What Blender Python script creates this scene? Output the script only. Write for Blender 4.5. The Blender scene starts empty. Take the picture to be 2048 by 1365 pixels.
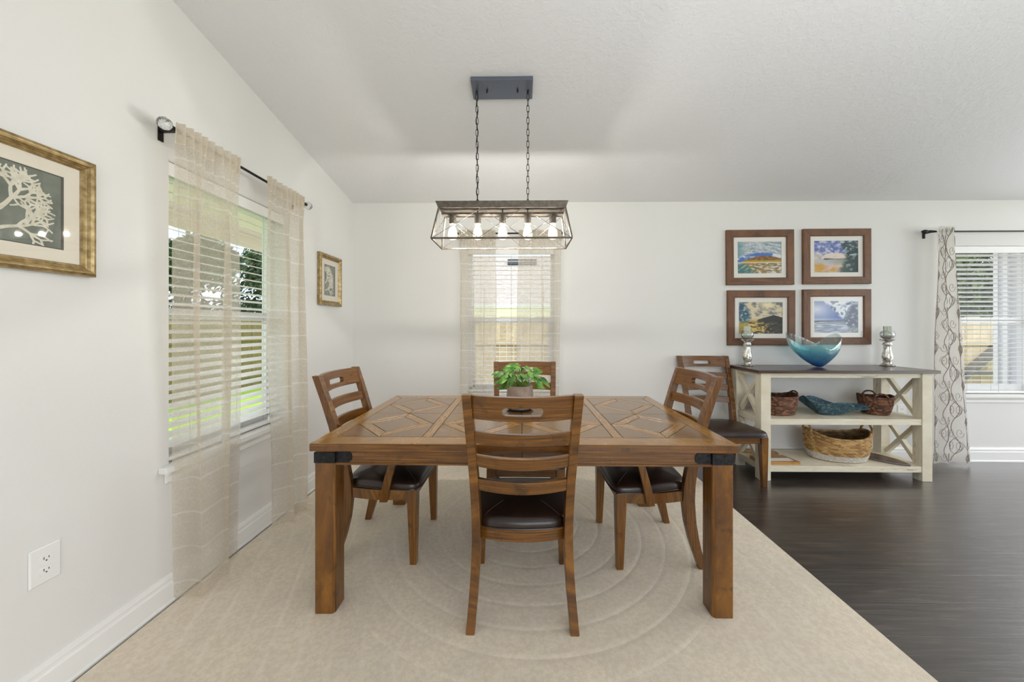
import bpy, bmesh, math, random
from mathutils import Vector, Matrix, noise
R = math.radians
rnd = random.Random(7)
scene = bpy.context.scene
COL = scene.collection

# ------------------------------------------------------------------ camera, sky, lights, exposure
EYE = 1.255
YAW = .8
cam_d = bpy.data.cameras.new('camera'); cam = bpy.data.objects.new('camera', cam_d); COL.objects.link(cam)
cam.location = (0, 0, EYE); cam.rotation_euler = (R(90), 0, R(YAW))
cam_d.sensor_fit = 'HORIZONTAL'; cam_d.sensor_width = 36
cam_d.lens = 36*700/2048
cam_d.shift_x = -(1030.2-1024)/2048
cam_d.shift_y = -(682.5-655)/2048
cam_d.clip_start = .02; cam_d.clip_end = 200
scene.camera = cam

world = bpy.data.worlds.new('sky'); scene.world = world; world.use_nodes = True
wn = world.node_tree.nodes; wl = world.node_tree.links; wn.clear()
w_out = wn.new('ShaderNodeOutputWorld'); w_bg = wn.new('ShaderNodeBackground')
w_tc = wn.new('ShaderNodeTexCoord'); w_no = wn.new('ShaderNodeTexNoise'); w_rp = wn.new('ShaderNodeValToRGB')
w_no.inputs['Scale'].default_value = 2.2; w_no.inputs['Detail'].default_value = 6
w_rp.color_ramp.elements[0].position = .42; w_rp.color_ramp.elements[0].color = (.62, .78, 1, 1)
w_rp.color_ramp.elements[1].position = .62; w_rp.color_ramp.elements[1].color = (1, 1, 1, 1)
wl.new(w_tc.outputs['Generated'], w_no.inputs['Vector']); wl.new(w_no.outputs['Fac'], w_rp.inputs['Fac'])
wl.new(w_rp.outputs['Color'], w_bg.inputs['Color']); wl.new(w_bg.outputs[0], w_out.inputs[0])
w_bg.inputs['Strength'].default_value = 2.3

def add_light(name, kind, loc, rot, energy, color=(1, 1, 1), **kw):
    d = bpy.data.lights.new(name, kind); d.energy = energy; d.color = color
    for k, v in kw.items(): setattr(d, k, v)
    o = bpy.data.objects.new(name, d); COL.objects.link(o); o.location = loc; o.rotation_euler = rot
    return o
add_light('sun', 'SUN', (-4, -8, 12), Vector((.24, .56, -.79)).to_track_quat('-Z', 'Y').to_euler(), 1.7, (1, .95, .87), angle=R(1))
# daylight coming in through the sliding doors behind the camera and the east window
add_light('daylight_door', 'AREA', (1.4, -3.22, 1.15), (R(-90), 0, R(180)), 54, (.965, .975, 1), shape='RECTANGLE', size=3.6, size_y=2.0)
add_light('daylight_east', 'AREA', (7.05, .2, 1.3), (R(90), 0, R(90)), 80, (.945, .968, 1), shape='RECTANGLE', size=4.2, size_y=1.9)
# added fill light, aimed up and forward to brighten the ceiling
add_light('bounce_fill', 'AREA', (1.3, -.3, 1.45), (R(156), 0, 0), 26, (.93, .96, 1), shape='RECTANGLE', size=3.0, size_y=1.0, spread=R(130))
add_light('floor_sheen_fill', 'AREA', (6.2, 3.30, 1.1), (R(90), 0, R(180)), 130, (.95, .97, 1), shape='RECTANGLE', size=1.5, size_y=1.95)  # added off-frame light, put in for the sheen on the dark floor
vs = scene.view_settings
vs.view_transform = 'Standard'; vs.look = 'None'; vs.gamma = 1; vs.use_curve_mapping = False; vs.exposure = -.03
try:
    scene.cycles.use_denoising = True
    scene.cycles.max_bounces = 10; scene.cycles.transparent_max_bounces = 24
    scene.cycles.caustics_reflective = False; scene.cycles.caustics_refractive = False
    scene.cycles.sample_clamp_indirect = 6
except Exception: pass

# ------------------------------------------------------------------ helpers
def lin(r, g, b):
    f = lambda c: (c/255/12.92) if c/255 <= .04045 else ((c/255+.055)/1.055)**2.4
    return (f(r), f(g), f(b))

class MB:
    """collects shapes and links them as one mesh object"""
    def __init__(self): self.v = []; self.f = []; self.m = []; self.uv = []; self.s = []
    def add(self, verts, faces, mat=0, grain=None, smooth=False, uvs=None):
        verts = [Vector(p) for p in verts]; b = len(self.v); self.v += verts
        if grain is None:
            ext = [max(p[i] for p in verts)-min(p[i] for p in verts) for i in range(3)]
            g = [Vector((1, 0, 0)), Vector((0, 1, 0)), Vector((0, 0, 1))][ext.index(max(ext))]
        else: g = Vector(grain).normalized()
        n1 = g.orthogonal().normalized(); n2 = g.cross(n1)
        ou, ov = rnd.uniform(0, 9), rnd.uniform(0, 9)
        for fc in faces:
            self.f.append([b+i for i in fc]); self.m.append(mat); self.s.append(smooth)
            if uvs: self.uv += [uvs[i] for i in fc]
            else: self.uv += [(verts[i].dot(g)+ou, verts[i].dot(n1)+verts[i].dot(n2)*.9+ov) for i in fc]
    def box(self, x0, x1, y0, y1, z0, z1, mat=0, grain=None):
        v = [(x, y, z) for z in (z0, z1) for y in (y0, y1) for x in (x0, x1)]
        self.add(v, [(0, 2, 3, 1), (4, 5, 7, 6), (0, 1, 5, 4), (2, 6, 7, 3), (0, 4, 6, 2), (1, 3, 7, 5)], mat, grain)
    def loft(self, rings, mat=0, cap=True, closed=True, grain=None, smooth=False, loop=False):
        n = len(rings[0]); v = [p for r in rings for p in r]; f = []
        k = len(rings)
        for i in range(k if loop else k-1):
            a, b = i*n, ((i+1) % k)*n
            for j in range(n if closed else n-1):
                f.append((a+j, a+(j+1) % n, b+(j+1) % n, b+j))
        if cap and closed and not loop: f.append(tuple(range(n-1, -1, -1))); f.append(tuple((k-1)*n+j for j in range(n)))
        self.add(v, f, mat, grain, smooth)
    def beam(self, p0, p1, w, t, up=(0, 0, 1), mat=0):
        p0 = Vector(p0); p1 = Vector(p1); d = (p1-p0).normalized(); s = d.cross(Vector(up)).normalized(); u = s.cross(d)
        ring = lambda p: [p+s*(w/2)*a+u*(t/2)*b for a, b in ((-1, -1), (1, -1), (1, 1), (-1, 1))]
        self.loft([ring(p0), ring(p1)], mat, grain=d)
    def tube(self, path, r, n=8, mat=0, loop=False, cap=True):
        P = [Vector(p) for p in path]; k = len(P); rings = []; prev = None
        for i in range(k):
            t = ((P[(i+1) % k]-P[i-1]) if loop else (P[min(i+1, k-1)]-P[max(i-1, 0)])).normalized()
            if prev is None: s = t.orthogonal().normalized()
            else:
                s = prev-t*prev.dot(t)
                s = s.normalized() if s.length > 1e-6 else t.orthogonal().normalized()
            prev = s; u = t.cross(s); rr = r[i] if isinstance(r, (list, tuple)) else r
            rings.append([P[i]+(s*math.cos(2*math.pi*j/n)+u*math.sin(2*math.pi*j/n))*rr for j in range(n)])
        self.loft(rings, mat, cap=cap, smooth=True, loop=loop)
    def lathe(self, prof, n=32, c=(0, 0, 0), mat=0, sx=1, sy=1, cap=True):
        c = Vector(c)
        self.loft([[c+Vector((max(r, 1e-4)*sx*math.cos(2*math.pi*j/n), max(r, 1e-4)*sy*math.sin(2*math.pi*j/n), z)) for j in range(n)] for r, z in prof], mat, cap=cap, smooth=True)
    def ball(self, c, r, n=12, mat=0, sx=1, sy=1, sz=1):
        self.lathe([(r*math.sin(math.pi*i/n), -r*sz*math.cos(math.pi*i/n)) for i in range(n+1)], n*2, c, mat, sx, sy)
    def prism(self, poly, ext, mat=0, grain=None):
        ext = Vector(ext); n = len(poly); poly = [Vector(p) for p in poly]
        v = poly+[p+ext for p in poly]
        f = [tuple(range(n-1, -1, -1)), tuple(range(n, 2*n))]+[(i, (i+1) % n, n+(i+1) % n, n+i) for i in range(n)]
        self.add(v, f, mat, grain)
    def build(self, name, mats, parent=None, sub=None, bevel=0, weld=False, seg=2, angle=35):
        me = bpy.data.meshes.new(name)
        o = Vector(sub) if sub is not None else Vector((0, 0, 0))
        me.from_pydata([p-o for p in self.v], [], self.f)
        if not isinstance(mats, (list, tuple)): mats = [mats]
        for m in mats: me.materials.append(m)
        me.polygons.foreach_set('material_index', self.m)
        uvl = me.uv_layers.new(name='uv'); uvl.data.foreach_set('uv', [c for p in self.uv for c in p])
        me.polygons.foreach_set('use_smooth', self.s)
        me.update()
        bm = bmesh.new(); bm.from_mesh(me)
        if weld: bmesh.ops.remove_doubles(bm, verts=bm.verts, dist=2e-5)
        bmesh.ops.recalc_face_normals(bm, faces=bm.faces); bm.to_mesh(me); bm.free()
        if any(self.s): me.set_sharp_from_angle(angle=R(angle+15))
        ob = bpy.data.objects.new(name, me); COL.objects.link(ob)
        if parent: ob.parent = parent
        if bevel:
            b = ob.modifiers.new('bevel', 'BEVEL'); b.width = bevel; b.segments = seg; b.limit_method = 'ANGLE'; b.angle_limit = R(40)
        return ob

def tag(o, label=None, cat=None, group=None, kind=None):
    if label: o['label'] = label
    if cat: o['category'] = cat
    if group: o['group'] = group
    if kind: o['kind'] = kind
    return o
def thing(name, label, cat, loc=(0, 0, 0), rz=0, group=None):
    o = bpy.data.objects.new(name, None); o.empty_display_size = .1; COL.objects.link(o)
    o.location = loc; o.rotation_euler = (0, 0, rz)
    return tag(o, label, cat, group)
def struct(o): o['kind'] = 'structure'; return o
def copy_tree(o, parent=None):
    c = o.copy(); COL.objects.link(c)
    if parent: c.parent = parent
    for ch in [x for x in scene.objects if x.parent == o]: copy_tree(ch, c)
    return c
def smooth(t): t = max(0., min(1., t)); return t*t*(3-2*t)
def lerp(a, b, t): return a+(b-a)*t
def polyat(pts, t):
    """point at arc parameter t (0..1) on a polyline, smoothed"""
    k = t*(len(pts)-1); i = min(int(k), len(pts)-2); f = k-i
    p0 = pts[max(i-1, 0)]; p1 = pts[i]; p2 = pts[i+1]; p3 = pts[min(i+2, len(pts)-1)]
    return tuple(.5*((2*b)+(-a+c)*f+(2*a-5*b+4*c-d)*f*f+(-a+3*b-3*c+d)*f**3) for a, b, c, d in zip(p0, p1, p2, p3))

# ------------------------------------------------------------------ materials
class NT:
    def __init__(self, name):
        self.m = bpy.data.materials.new(name); self.m.use_nodes = True
        self.n = self.m.node_tree.nodes; self.l = self.m.node_tree.links; self.n.clear()
        self.out = self.n.new('ShaderNodeOutputMaterial')
    def new(self, t, **kw):
        o = self.n.new('ShaderNode'+t)
        for k, v in kw.items():
            if hasattr(o, k): setattr(o, k, v)
            else: o.inputs[k].default_value = v
        return o
    def set(self, node, key, val):
        if hasattr(val, 'links') or isinstance(val, bpy.types.NodeSocket): self.l.new(val, node.inputs[key])
        else: node.inputs[key].default_value = (*val, 1) if isinstance(val, tuple) and len(val) == 3 and node.inputs[key].type == 'RGBA' else val
        return node
    def pr(self, **kw):
        p = self.n.new('ShaderNodeBsdfPrincipled')
        for k, v in kw.items(): self.set(p, k.replace('_', ' '), v)
        self.l.new(p.outputs[0], self.out.inputs[0]); return p
    def coord(self, kind='Object', scale=(1, 1, 1)):
        t = self.new('TexCoord'); m = self.new('Mapping'); m.inputs['Scale'].default_value = scale
        self.l.new(t.outputs[kind], m.inputs['Vector']); return m.outputs[0]
    def noise(self, vec, scale=5, detail=4, rough=.55, dist=0):
        o = self.new('TexNoise'); o.inputs['Scale'].default_value = scale; o.inputs['Detail'].default_value = detail
        o.inputs['Roughness'].default_value = rough; o.inputs['Distortion'].default_value = dist
        if vec is not None: self.l.new(vec, o.inputs['Vector'])
        return o.outputs['Fac']
    def ramp(self, fac, stops):
        o = self.new('ValToRGB'); e = o.color_ramp.elements
        while len(e) < len(stops): e.new(.5)
        for i, (p, c) in enumerate(stops): e[i].position = p; e[i].color = (*c, 1) if len(c) == 3 else c
        self.l.new(fac, o.inputs['Fac']); return o.outputs['Color']
    def math(self, op, a, b=None, c=None, clamp=False):
        o = self.new('Math'); o.operation = op; o.use_clamp = clamp
        for i, x in enumerate((a, b, c)):
            if x is None: continue
            if isinstance(x, (int, float)): o.inputs[i].default_value = x
            else: self.l.new(x, o.inputs[i])
        return o.outputs[0]
    def mix(self, fac, a, b, mode='MIX'):
        o = self.new('Mix'); o.data_type = 'RGBA'; o.blend_type = mode
        for i, x in ((0, fac), (6, a), (7, b)):
            if isinstance(x, (int, float)): o.inputs[i].default_value = x
            elif isinstance(x, tuple): o.inputs[i].default_value = (*x, 1) if len(x) == 3 else x
            else: self.l.new(x, o.inputs[i])
        return o.outputs[2]
    def bump(self, h, strength=.2, dist=.01):
        o = self.new('Bump'); o.inputs['Strength'].default_value = strength; o.inputs['Distance'].default_value = dist
        self.l.new(h, o.inputs['Height']); return o.outputs[0]
    def sep(self, vec):
        o = self.new('SeparateXYZ'); self.l.new(vec, o.inputs[0]); return o.outputs

def plain(name, color, rough=.5, metal=0., **kw):
    t = NT(name); t.pr(Base_Color=color, Roughness=rough, Metallic=metal, **kw); return t.m
def noisy(name, c0, c1, scale=30, rough=.6, bump=.1, dist=.003, metal=0., kind='Object', stretch=(1, 1, 1), detail=4, lo=.35, hi=.65, **kw):
    t = NT(name); n = t.noise(t.coord(kind, stretch), scale, detail)
    t.pr(Base_Color=t.ramp(n, [(lo, c0), (hi, c1)]), Roughness=rough, Metallic=metal, Normal=t.bump(n, bump, dist), **kw); return t.m

def wood(name, dark, mid, light, rough=.34, coat=.25, su=3., sv=34., bump=.12, spots=1., spread=.2):
    t = NT(name); uv = t.coord('UV', (su, sv, 1)); uv2 = t.coord('UV', (2.2, 7, 1)); ob = t.coord('Object')
    g = t.noise(uv, 1.6, 7, .65, .4); b = t.noise(uv2, 2.5, 4, .6); k = t.noise(ob, 14, 3, .6)
    c = t.ramp(g, [(.5-spread, dark), (.5, mid), (.5+spread, light)])
    c = t.mix(t.math('MULTIPLY', t.ramp(b, [(.38, (0, 0, 0)), (.62, (1, 1, 1))]), .5), c, mid)
    c = t.mix(t.ramp(k, [(.58, (0, 0, 0)), (.74, (.5*spots, .5*spots, .5*spots))]), c, dark)
    rg = t.math('MULTIPLY_ADD', g, .18, rough-.09)
    t.pr(Base_Color=c, Roughness=rg, Normal=t.bump(g, bump, .002), Coat_Weight=coat, Coat_Roughness=.17, Specular_IOR_Level=.5); return t.m

M = {}
M['wall'] = (lambda t: (t.pr(Base_Color=lin(229, 227, 223), Roughness=.62, Normal=t.bump(t.noise(t.coord('Object'), 95, 3), .10, .004)), t.m)[1])(NT('wall_paint'))
M['ceil'] = (lambda t: (t.pr(Base_Color=lin(233, 233, 233), Roughness=.75, Normal=t.bump(t.ramp(t.noise(t.coord('Object'), 42, 4, .6), [(.45, (0, 0, 0)), (.6, (1, 1, 1))]), .22, .006)), t.m)[1])(NT('ceiling_texture'))
M['trim'] = plain('white_trim', lin(238, 237, 233), .32)
M['vinyl'] = plain('white_vinyl', lin(240, 240, 240), .35)
M['slat'] = (lambda t: (t.pr(Base_Color=lin(244, 243, 240), Roughness=.4), t.m)[1])(NT('blind_slat'))
M['cord'] = plain('blind_cord', lin(150, 150, 148), .8)
M['wood'] = wood('walnut_wood', lin(40, 21, 5), lin(106, 65, 17), lin(152, 102, 34), su=2.2, sv=62., spread=.2, coat=.22, spots=1.4)
M['band'] = wood('table_band_wood', lin(116, 80, 34), lin(148, 106, 48), lin(168, 124, 62), .26, .4, bump=.0, spots=.2)
M['panel'] = wood('table_panel_wood', lin(84, 58, 28), lin(118, 86, 46), lin(140, 104, 58), .24, .4, bump=.0, spots=.3)
M['groove_and_shade'] = plain('groove_and_shade_brown', lin(40, 24, 12), .6)  # dark tabletop joints, and the shade painted below the tabletop
M['frame_wood'] = wood('rustic_frame_wood', lin(66, 40, 24), lin(112, 76, 50), lin(136, 94, 64), .55, .05)
M['con_top'] = wood('console_top_wood', lin(38, 26, 20), lin(70, 48, 36), lin(92, 66, 50), .3, .3)
M['iron'] = noisy('black_iron', lin(24, 24, 26), lin(46, 46, 48), 60, .5, .1, .002, .6)
M['rivet'] = plain('rivet_iron', lin(52, 50, 48), .35, .8)
M['bronze'] = plain('dark_bronze', lin(44, 40, 38), .38, .7)
M['canopy'] = plain('canopy_black', lin(120, 126, 140), .3, .8)
M['tray'] = noisy('grey_brown_metal', lin(88, 80, 70), lin(112, 104, 94), 40, .42, .05, .001, .55)
M['leather'] = (lambda t: (t.pr(Base_Color=t.ramp(t.noise(t.coord('Object'), 9, 3), [(.35, lin(34, 22, 18)), (.7, lin(52, 34, 26))]), Roughness=.3, Specular_IOR_Level=.6,
    Normal=t.bump(t.noise(t.coord('Object'), 260, 3), .08, .001)), t.m)[1])(NT('dark_leather'))
M['stitch'] = plain('seam_thread', lin(84, 66, 52), .7)
M['gold'] = noisy('aged_gold', lin(140, 117, 74), lin(190, 167, 122), 45, .36, .15, .002, .7)
M['gold2'] = noisy('silver_gold', lin(150, 138, 116), lin(206, 192, 164), 45, .34, .12, .002, .7)
M['mat'] = plain('mat_board', lin(243, 239, 231), .85)
M['mat_warm'] = plain('warm_mat_board', lin(236, 226, 208), .85)
M['matin'] = plain('inner_mat', lin(96, 92, 84), .85)
M['coralbg'] = noisy('coral_print_ground', lin(104, 110, 98), lin(134, 138, 126), 9, .8, .0, .001, detail=6)
M['coral'] = noisy('coral_print_cream', lin(214, 206, 184), lin(232, 226, 208), 60, .8, .0, .001)
M['crystal'] = plain('cut_crystal', (.95, .96, .97), .03, 0., Transmission_Weight=.85, IOR=1.5)
M['white_plastic'] = plain('outlet_plastic', lin(238, 237, 233), .3)
M['slot'] = plain('outlet_slot', lin(40, 38, 36), .6)
M['soil'] = plain('potting_soil', lin(40, 30, 22), .9)
M['stem'] = plain('plant_stem', lin(120, 150, 60), .5)
M['saucer'] = plain('blue_grey_saucer', lin(66, 76, 92), .3)
M['rim_dark'] = plain('surfboard_edge', lin(110, 106, 104), .35)
M['white_paint'] = plain('board_white', lin(236, 234, 228), .5)
M['bamboo'] = wood('light_board_wood', lin(136, 92, 44), lin(182, 134, 74), lin(204, 162, 100), .45, .1)
M['surf'] = wood('surf_board_wood', lin(50, 34, 22), lin(86, 58, 38), lin(128, 92, 58), .4, .1)
M['surf2'] = wood('surf_board_stripe', lin(120, 86, 52), lin(150, 112, 72), lin(168, 130, 88), .4, .1)
M['sand'] = noisy('candle_sand', lin(190, 182, 166), lin(222, 216, 202), 200, .9, .3, .002)
M['wax'] = plain('sage_wax', lin(204, 216, 200), .55, 0., Subsurface_Weight=.2)
M['starfish'] = plain('twine_cream', lin(226, 220, 200), .8)

def glass_mat(name, tint=(1, 1, 1), refl=.08, rough=.02):
    t = NT(name); tr = t.new('BsdfTransparent'); tr.inputs[0].default_value = (*tint, 1)
    gl = t.new('BsdfGlossy'); gl.inputs['Roughness'].default_value = rough
    fr = t.new('LayerWeight'); fr.inputs['Blend'].default_value = .25
    f = t.math('MULTIPLY_ADD', fr.outputs['Fresnel'], .6 if refl > .04 else (.2 if refl > .005 else .03), refl, True)
    mx = t.new('MixShader'); t.l.new(f, mx.inputs[0]); t.l.new(tr.outputs[0], mx.inputs[1]); t.l.new(gl.outputs[0], mx.inputs[2])
    t.l.new(mx.outputs[0], t.out.inputs[0]); return t.m
M['glass'] = glass_mat('window_glass', (.98, .985, .985), .003)
M['picglass'] = glass_mat('picture_glass', (1, 1, 1), .012)
M['cupglass'] = glass_mat('cup_glass', (.97, .98, .98), .05)

def bulb_mat():
    t = NT('lit_bulb_glass'); tr = t.new('BsdfTransparent'); em = t.new('Emission')
    em.inputs[0].default_value = (1, .93, .80, 1); em.inputs[1].default_value = 2.2
    lw = t.new('LayerWeight'); lw.inputs['Blend'].default_value = .5
    f = t.math('MULTIPLY_ADD', lw.outputs['Facing'], -.25, .42, True)
    mx = t.new('MixShader'); t.l.new(f, mx.inputs[0]); t.l.new(tr.outputs[0], mx.inputs[1]); t.l.new(em.outputs[0], mx.inputs[2])
    t.l.new(mx.outputs[0], t.out.inputs[0]); return t.m
M['bulb'] = bulb_mat()
def emit(name, c, s):
    t = NT(name); e = t.new('Emission'); e.inputs[0].default_value = (*c, 1); e.inputs[1].default_value = s
    t.l.new(e.outputs[0], t.out.inputs[0]); return t.m
M['filament'] = emit('filament_glow', (1, .86, .62), 18)

def sheer_mat(name, color, stripe, opacity, pitch=.16, dense=None):
    """woven sheer: see-through cloth with thicker cross yarns; uv = metres"""
    t = NT(name); uv = t.coord('UV'); s = t.sep(uv)
    wv = t.noise(t.coord('UV', (60, 420, 1)), 1, 3); wv2 = t.noise(t.coord('UV', (420, 60, 1)), 1, 3)
    wob = t.math('MULTIPLY', t.math('SUBTRACT', t.noise(t.coord('UV', (9, .6, 1)), 1, 2), .5), .016)
    zz = t.math('ADD', s[1], wob)
    def stripe_at(off, w):
        fr = t.math('FRACT', t.math('DIVIDE', t.math('ADD', zz, off), pitch))
        return t.math('LESS_THAN', t.math('ABSOLUTE', t.math('SUBTRACT', fr, .5)), w/pitch/2)
    big = stripe_at(0, .010)
    dash = t.math('GREATER_THAN', t.noise(t.coord('UV', (75, 1, 1)), 1, 1), .42)
    thin = t.math('MULTIPLY', t.math('MAXIMUM', stripe_at(.048, .0032), stripe_at(.098, .0032)), dash)
    st = t.math('MAXIMUM', big, thin)
    base = t.math('ADD', t.math('MULTIPLY', t.math('ADD', wv, wv2), .42), opacity-.42)
    if dense: base = t.math('ADD', base, t.math('MULTIPLY', t.math('GREATER_THAN', s[1], dense), .3))
    a = t.math('MAXIMUM', base, t.math('ADD', t.math('MULTIPLY', big, .58), t.math('MULTIPLY', thin, .42)), clamp=True)
    colr = t.mix(st, color, stripe)
    df = t.new('BsdfDiffuse'); tl = t.new('BsdfTranslucent'); tr = t.new('BsdfTransparent')
    t.l.new(colr, df.inputs[0]); t.l.new(t.mix(.7, colr, (.97, .95, .91)), tl.inputs[0])
    m1 = t.new('MixShader'); m1.inputs[0].default_value = .74; t.l.new(df.outputs[0], m1.inputs[1]); t.l.new(tl.outputs[0], m1.inputs[2])
    m2 = t.new('MixShader'); t.l.new(a, m2.inputs[0]); t.l.new(tr.outputs[0], m2.inputs[1]); t.l.new(m1.outputs[0], m2.inputs[2])
    t.l.new(m2.outputs[0], t.out.inputs[0]); return t.m
M['sheer'] = sheer_mat('linen_sheer', lin(214, 199, 173), lin(236, 231, 222), .54)
M['sheer_hem'] = sheer_mat('linen_sheer_hem', lin(216, 200, 174), lin(236, 230, 218), .86)
M['vine_cloth'] = sheer_mat('white_curtain_cloth', lin(236, 233, 228), lin(236, 233, 228), .86, 9.)
M['vine'] = plain('vine_embroidery', lin(136, 121, 111), .7)

def rug_mat():
    t = NT('beige_carved_pile'); co = t.new('TexCoord').outputs['Object']; s = t.sep(co); x, y = s[0], s[1]
    fine = t.noise(co, 420, 3, .6); clump = t.noise(co, 60, 3, .6); big = t.noise(co, 3.2, 4, .6)
    dx = t.math('SUBTRACT', x, .05); dy = t.math('SUBTRACT', y, 2.25)
    r = t.math('SQRT', t.math('ADD', t.math('MULTIPLY', dx, dx), t.math('MULTIPLY', dy, dy)))
    # arches running along a slanted axis beside the circles
    def capsule(ax, ay, bx, by):
        L2 = (bx-ax)**2+(by-ay)**2
        px = t.math('SUBTRACT', x, ax); py = t.math('SUBTRACT', y, ay)
        h = t.math('DIVIDE', t.math('ADD', t.math('MULTIPLY', px, bx-ax), t.math('MULTIPLY', py, by-ay)), L2, clamp=True)
        qx = t.math('SUBTRACT', px, t.math('MULTIPLY', h, bx-ax)); qy = t.math('SUBTRACT', py, t.math('MULTIPLY', h, by-ay))
        return t.math('SQRT', t.math('ADD', t.math('MULTIPLY', qx, qx), t.math('MULTIPLY', qy, qy)))
    d2 = capsule(-1.62, 1.95, -1.1, .5); d3 = capsule(1.45, 2.0, 1.5, .2)
    def lines(d, pitch):
        fr = t.math('FRACT', t.math('DIVIDE', d, pitch))
        return t.math('SMOOTH_MIN', t.math('MULTIPLY', t.math('ABSOLUTE', t.math('SUBTRACT', fr, .5)), 7.), 1., .4)
    circ = t.math('LESS_THAN', r, 1.06); side = t.math('LESS_THAN', x, 0.)
    l1 = lines(r, .125); l2 = lines(d2, .115); l3 = lines(d3, .16)
    soft = lambda q, k: t.math('MULTIPLY_ADD', q, k, 1-k)
    l1 = soft(l1, .75); l3 = soft(l3, .45)
    lo = t.math('ADD', t.math('MULTIPLY', l2, side), t.math('MULTIPLY', l3, t.math('SUBTRACT', 1., side)))
    l = t.math('ADD', t.math('MULTIPLY', l1, circ), t.math('MULTIPLY', lo, t.math('SUBTRACT', 1., circ)))
    c = t.ramp(fine, [(.3, lin(228, 213, 189)), (.7, lin(250, 239, 219))])
    c = t.mix(t.ramp(big, [(.4, (0, 0, 0)), (.62, (.7, .7, .7))]), c, lin(226, 215, 198))
    c = t.mix(t.ramp(clump, [(.40, (.35, .35, .35)), (.6, (0, 0, 0))]), c, lin(204, 188, 162))
    c = t.mix(t.math('MULTIPLY', t.math('SUBTRACT', 1., l), .24), c, lin(248, 240, 226))
    h = t.math('ADD', t.math('MULTIPLY', l, 1.1), t.math('ADD', t.math('MULTIPLY', fine, .55), t.math('MULTIPLY', clump, .35)))
    t.pr(Base_Color=c, Roughness=.95, Normal=t.bump(h, .42, .006), Specular_IOR_Level=.1, Sheen_Weight=.2); return t.m
M['rug'] = rug_mat()

def plank_mat():
    t = NT('dark_plank_floor'); co = t.coord('Object')
    br = t.new('TexBrick'); br.offset = .37; br.inputs['Scale'].default_value = 1; br.inputs['Brick Width'].default_value = 1.22; br.inputs['Row Height'].default_value = .18
    br.inputs['Mortar Size'].default_value = .0014; br.inputs['Color1'].default_value = (.25, .25, .25, 1); br.inputs['Color2'].default_value = (.75, .75, .75, 1); br.inputs['Mortar'].default_value = (0, 0, 0, 1)
    t.l.new(co, br.inputs['Vector'])
    g = t.noise(t.coord('Object', (2.2, 38, 1)), 1.4, 7, .65, .5); g2 = t.noise(t.coord('Object', (.8, 15, 1)), 1.5, 4)
    c = t.ramp(g, [(.30, lin(34, 28, 25)), (.52, lin(62, 52, 47)), (.72, lin(106, 91, 80))])
    c = t.mix(t.math('MULTIPLY', br.outputs['Color'], .35), c, lin(38, 31, 29))
    c = t.mix(br.outputs['Fac'], c, lin(22, 17, 15))
    h = t.math('SUBTRACT', t.math('ADD', t.math('MULTIPLY', g, .4), t.math('MULTIPLY', g2, .7)), t.math('MULTIPLY', br.outputs['Fac'], .7))
    t.pr(Base_Color=c, Roughness=t.math('MULTIPLY_ADD', g, .15, .27), Normal=t.bump(h, .34, .006), Specular_IOR_Level=.7, Coat_Weight=1., Coat_Roughness=.2, Coat_Normal=t.bump(h, .30, .006)); return t.m
M['planks'] = plank_mat()

def paint_worn(name, a, b, c):
    t = NT(name); n = t.noise(t.coord('UV', (4, 30, 1)), 1.3, 5, .65); k = t.noise(t.coord('UV', (2, 9, 1)), 2.2, 5, .7)
    col = t.ramp(n, [(.35, a), (.68, b)]); col = t.mix(t.ramp(k, [(.58, (0, 0, 0)), (.68, (.7, .7, .7))]), col, c)
    t.pr(Base_Color=col, Roughness=.55, Normal=t.bump(n, .12, .002)); return t.m
M['cream'] = paint_worn('worn_cream_paint', lin(222, 211, 184), lin(240, 233, 212), lin(152, 132, 102))

def woven(name, cols):
    t = NT(name); vc = t.new('VertexColor'); vc.layer_name = 'weave'
    n = t.noise(t.coord('Object', (1, 1, 1)), 160, 3)
    t.pr(Base_Color=t.mix(t.math('MULTIPLY', n, .45), vc.outputs[0], cols), Roughness=.65, Normal=t.bump(n, .3, .002)); return t.m
M['weave'] = woven('woven_strands', lin(48, 32, 20))
def vcol(name, rough=.5):
    t = NT(name); vc = t.new('VertexColor'); vc.layer_name = 'paint'; t.pr(Base_Color=vc.outputs[0], Roughness=rough); return t.m
M['photo'] = vcol('printed_photograph', .6)

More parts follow.
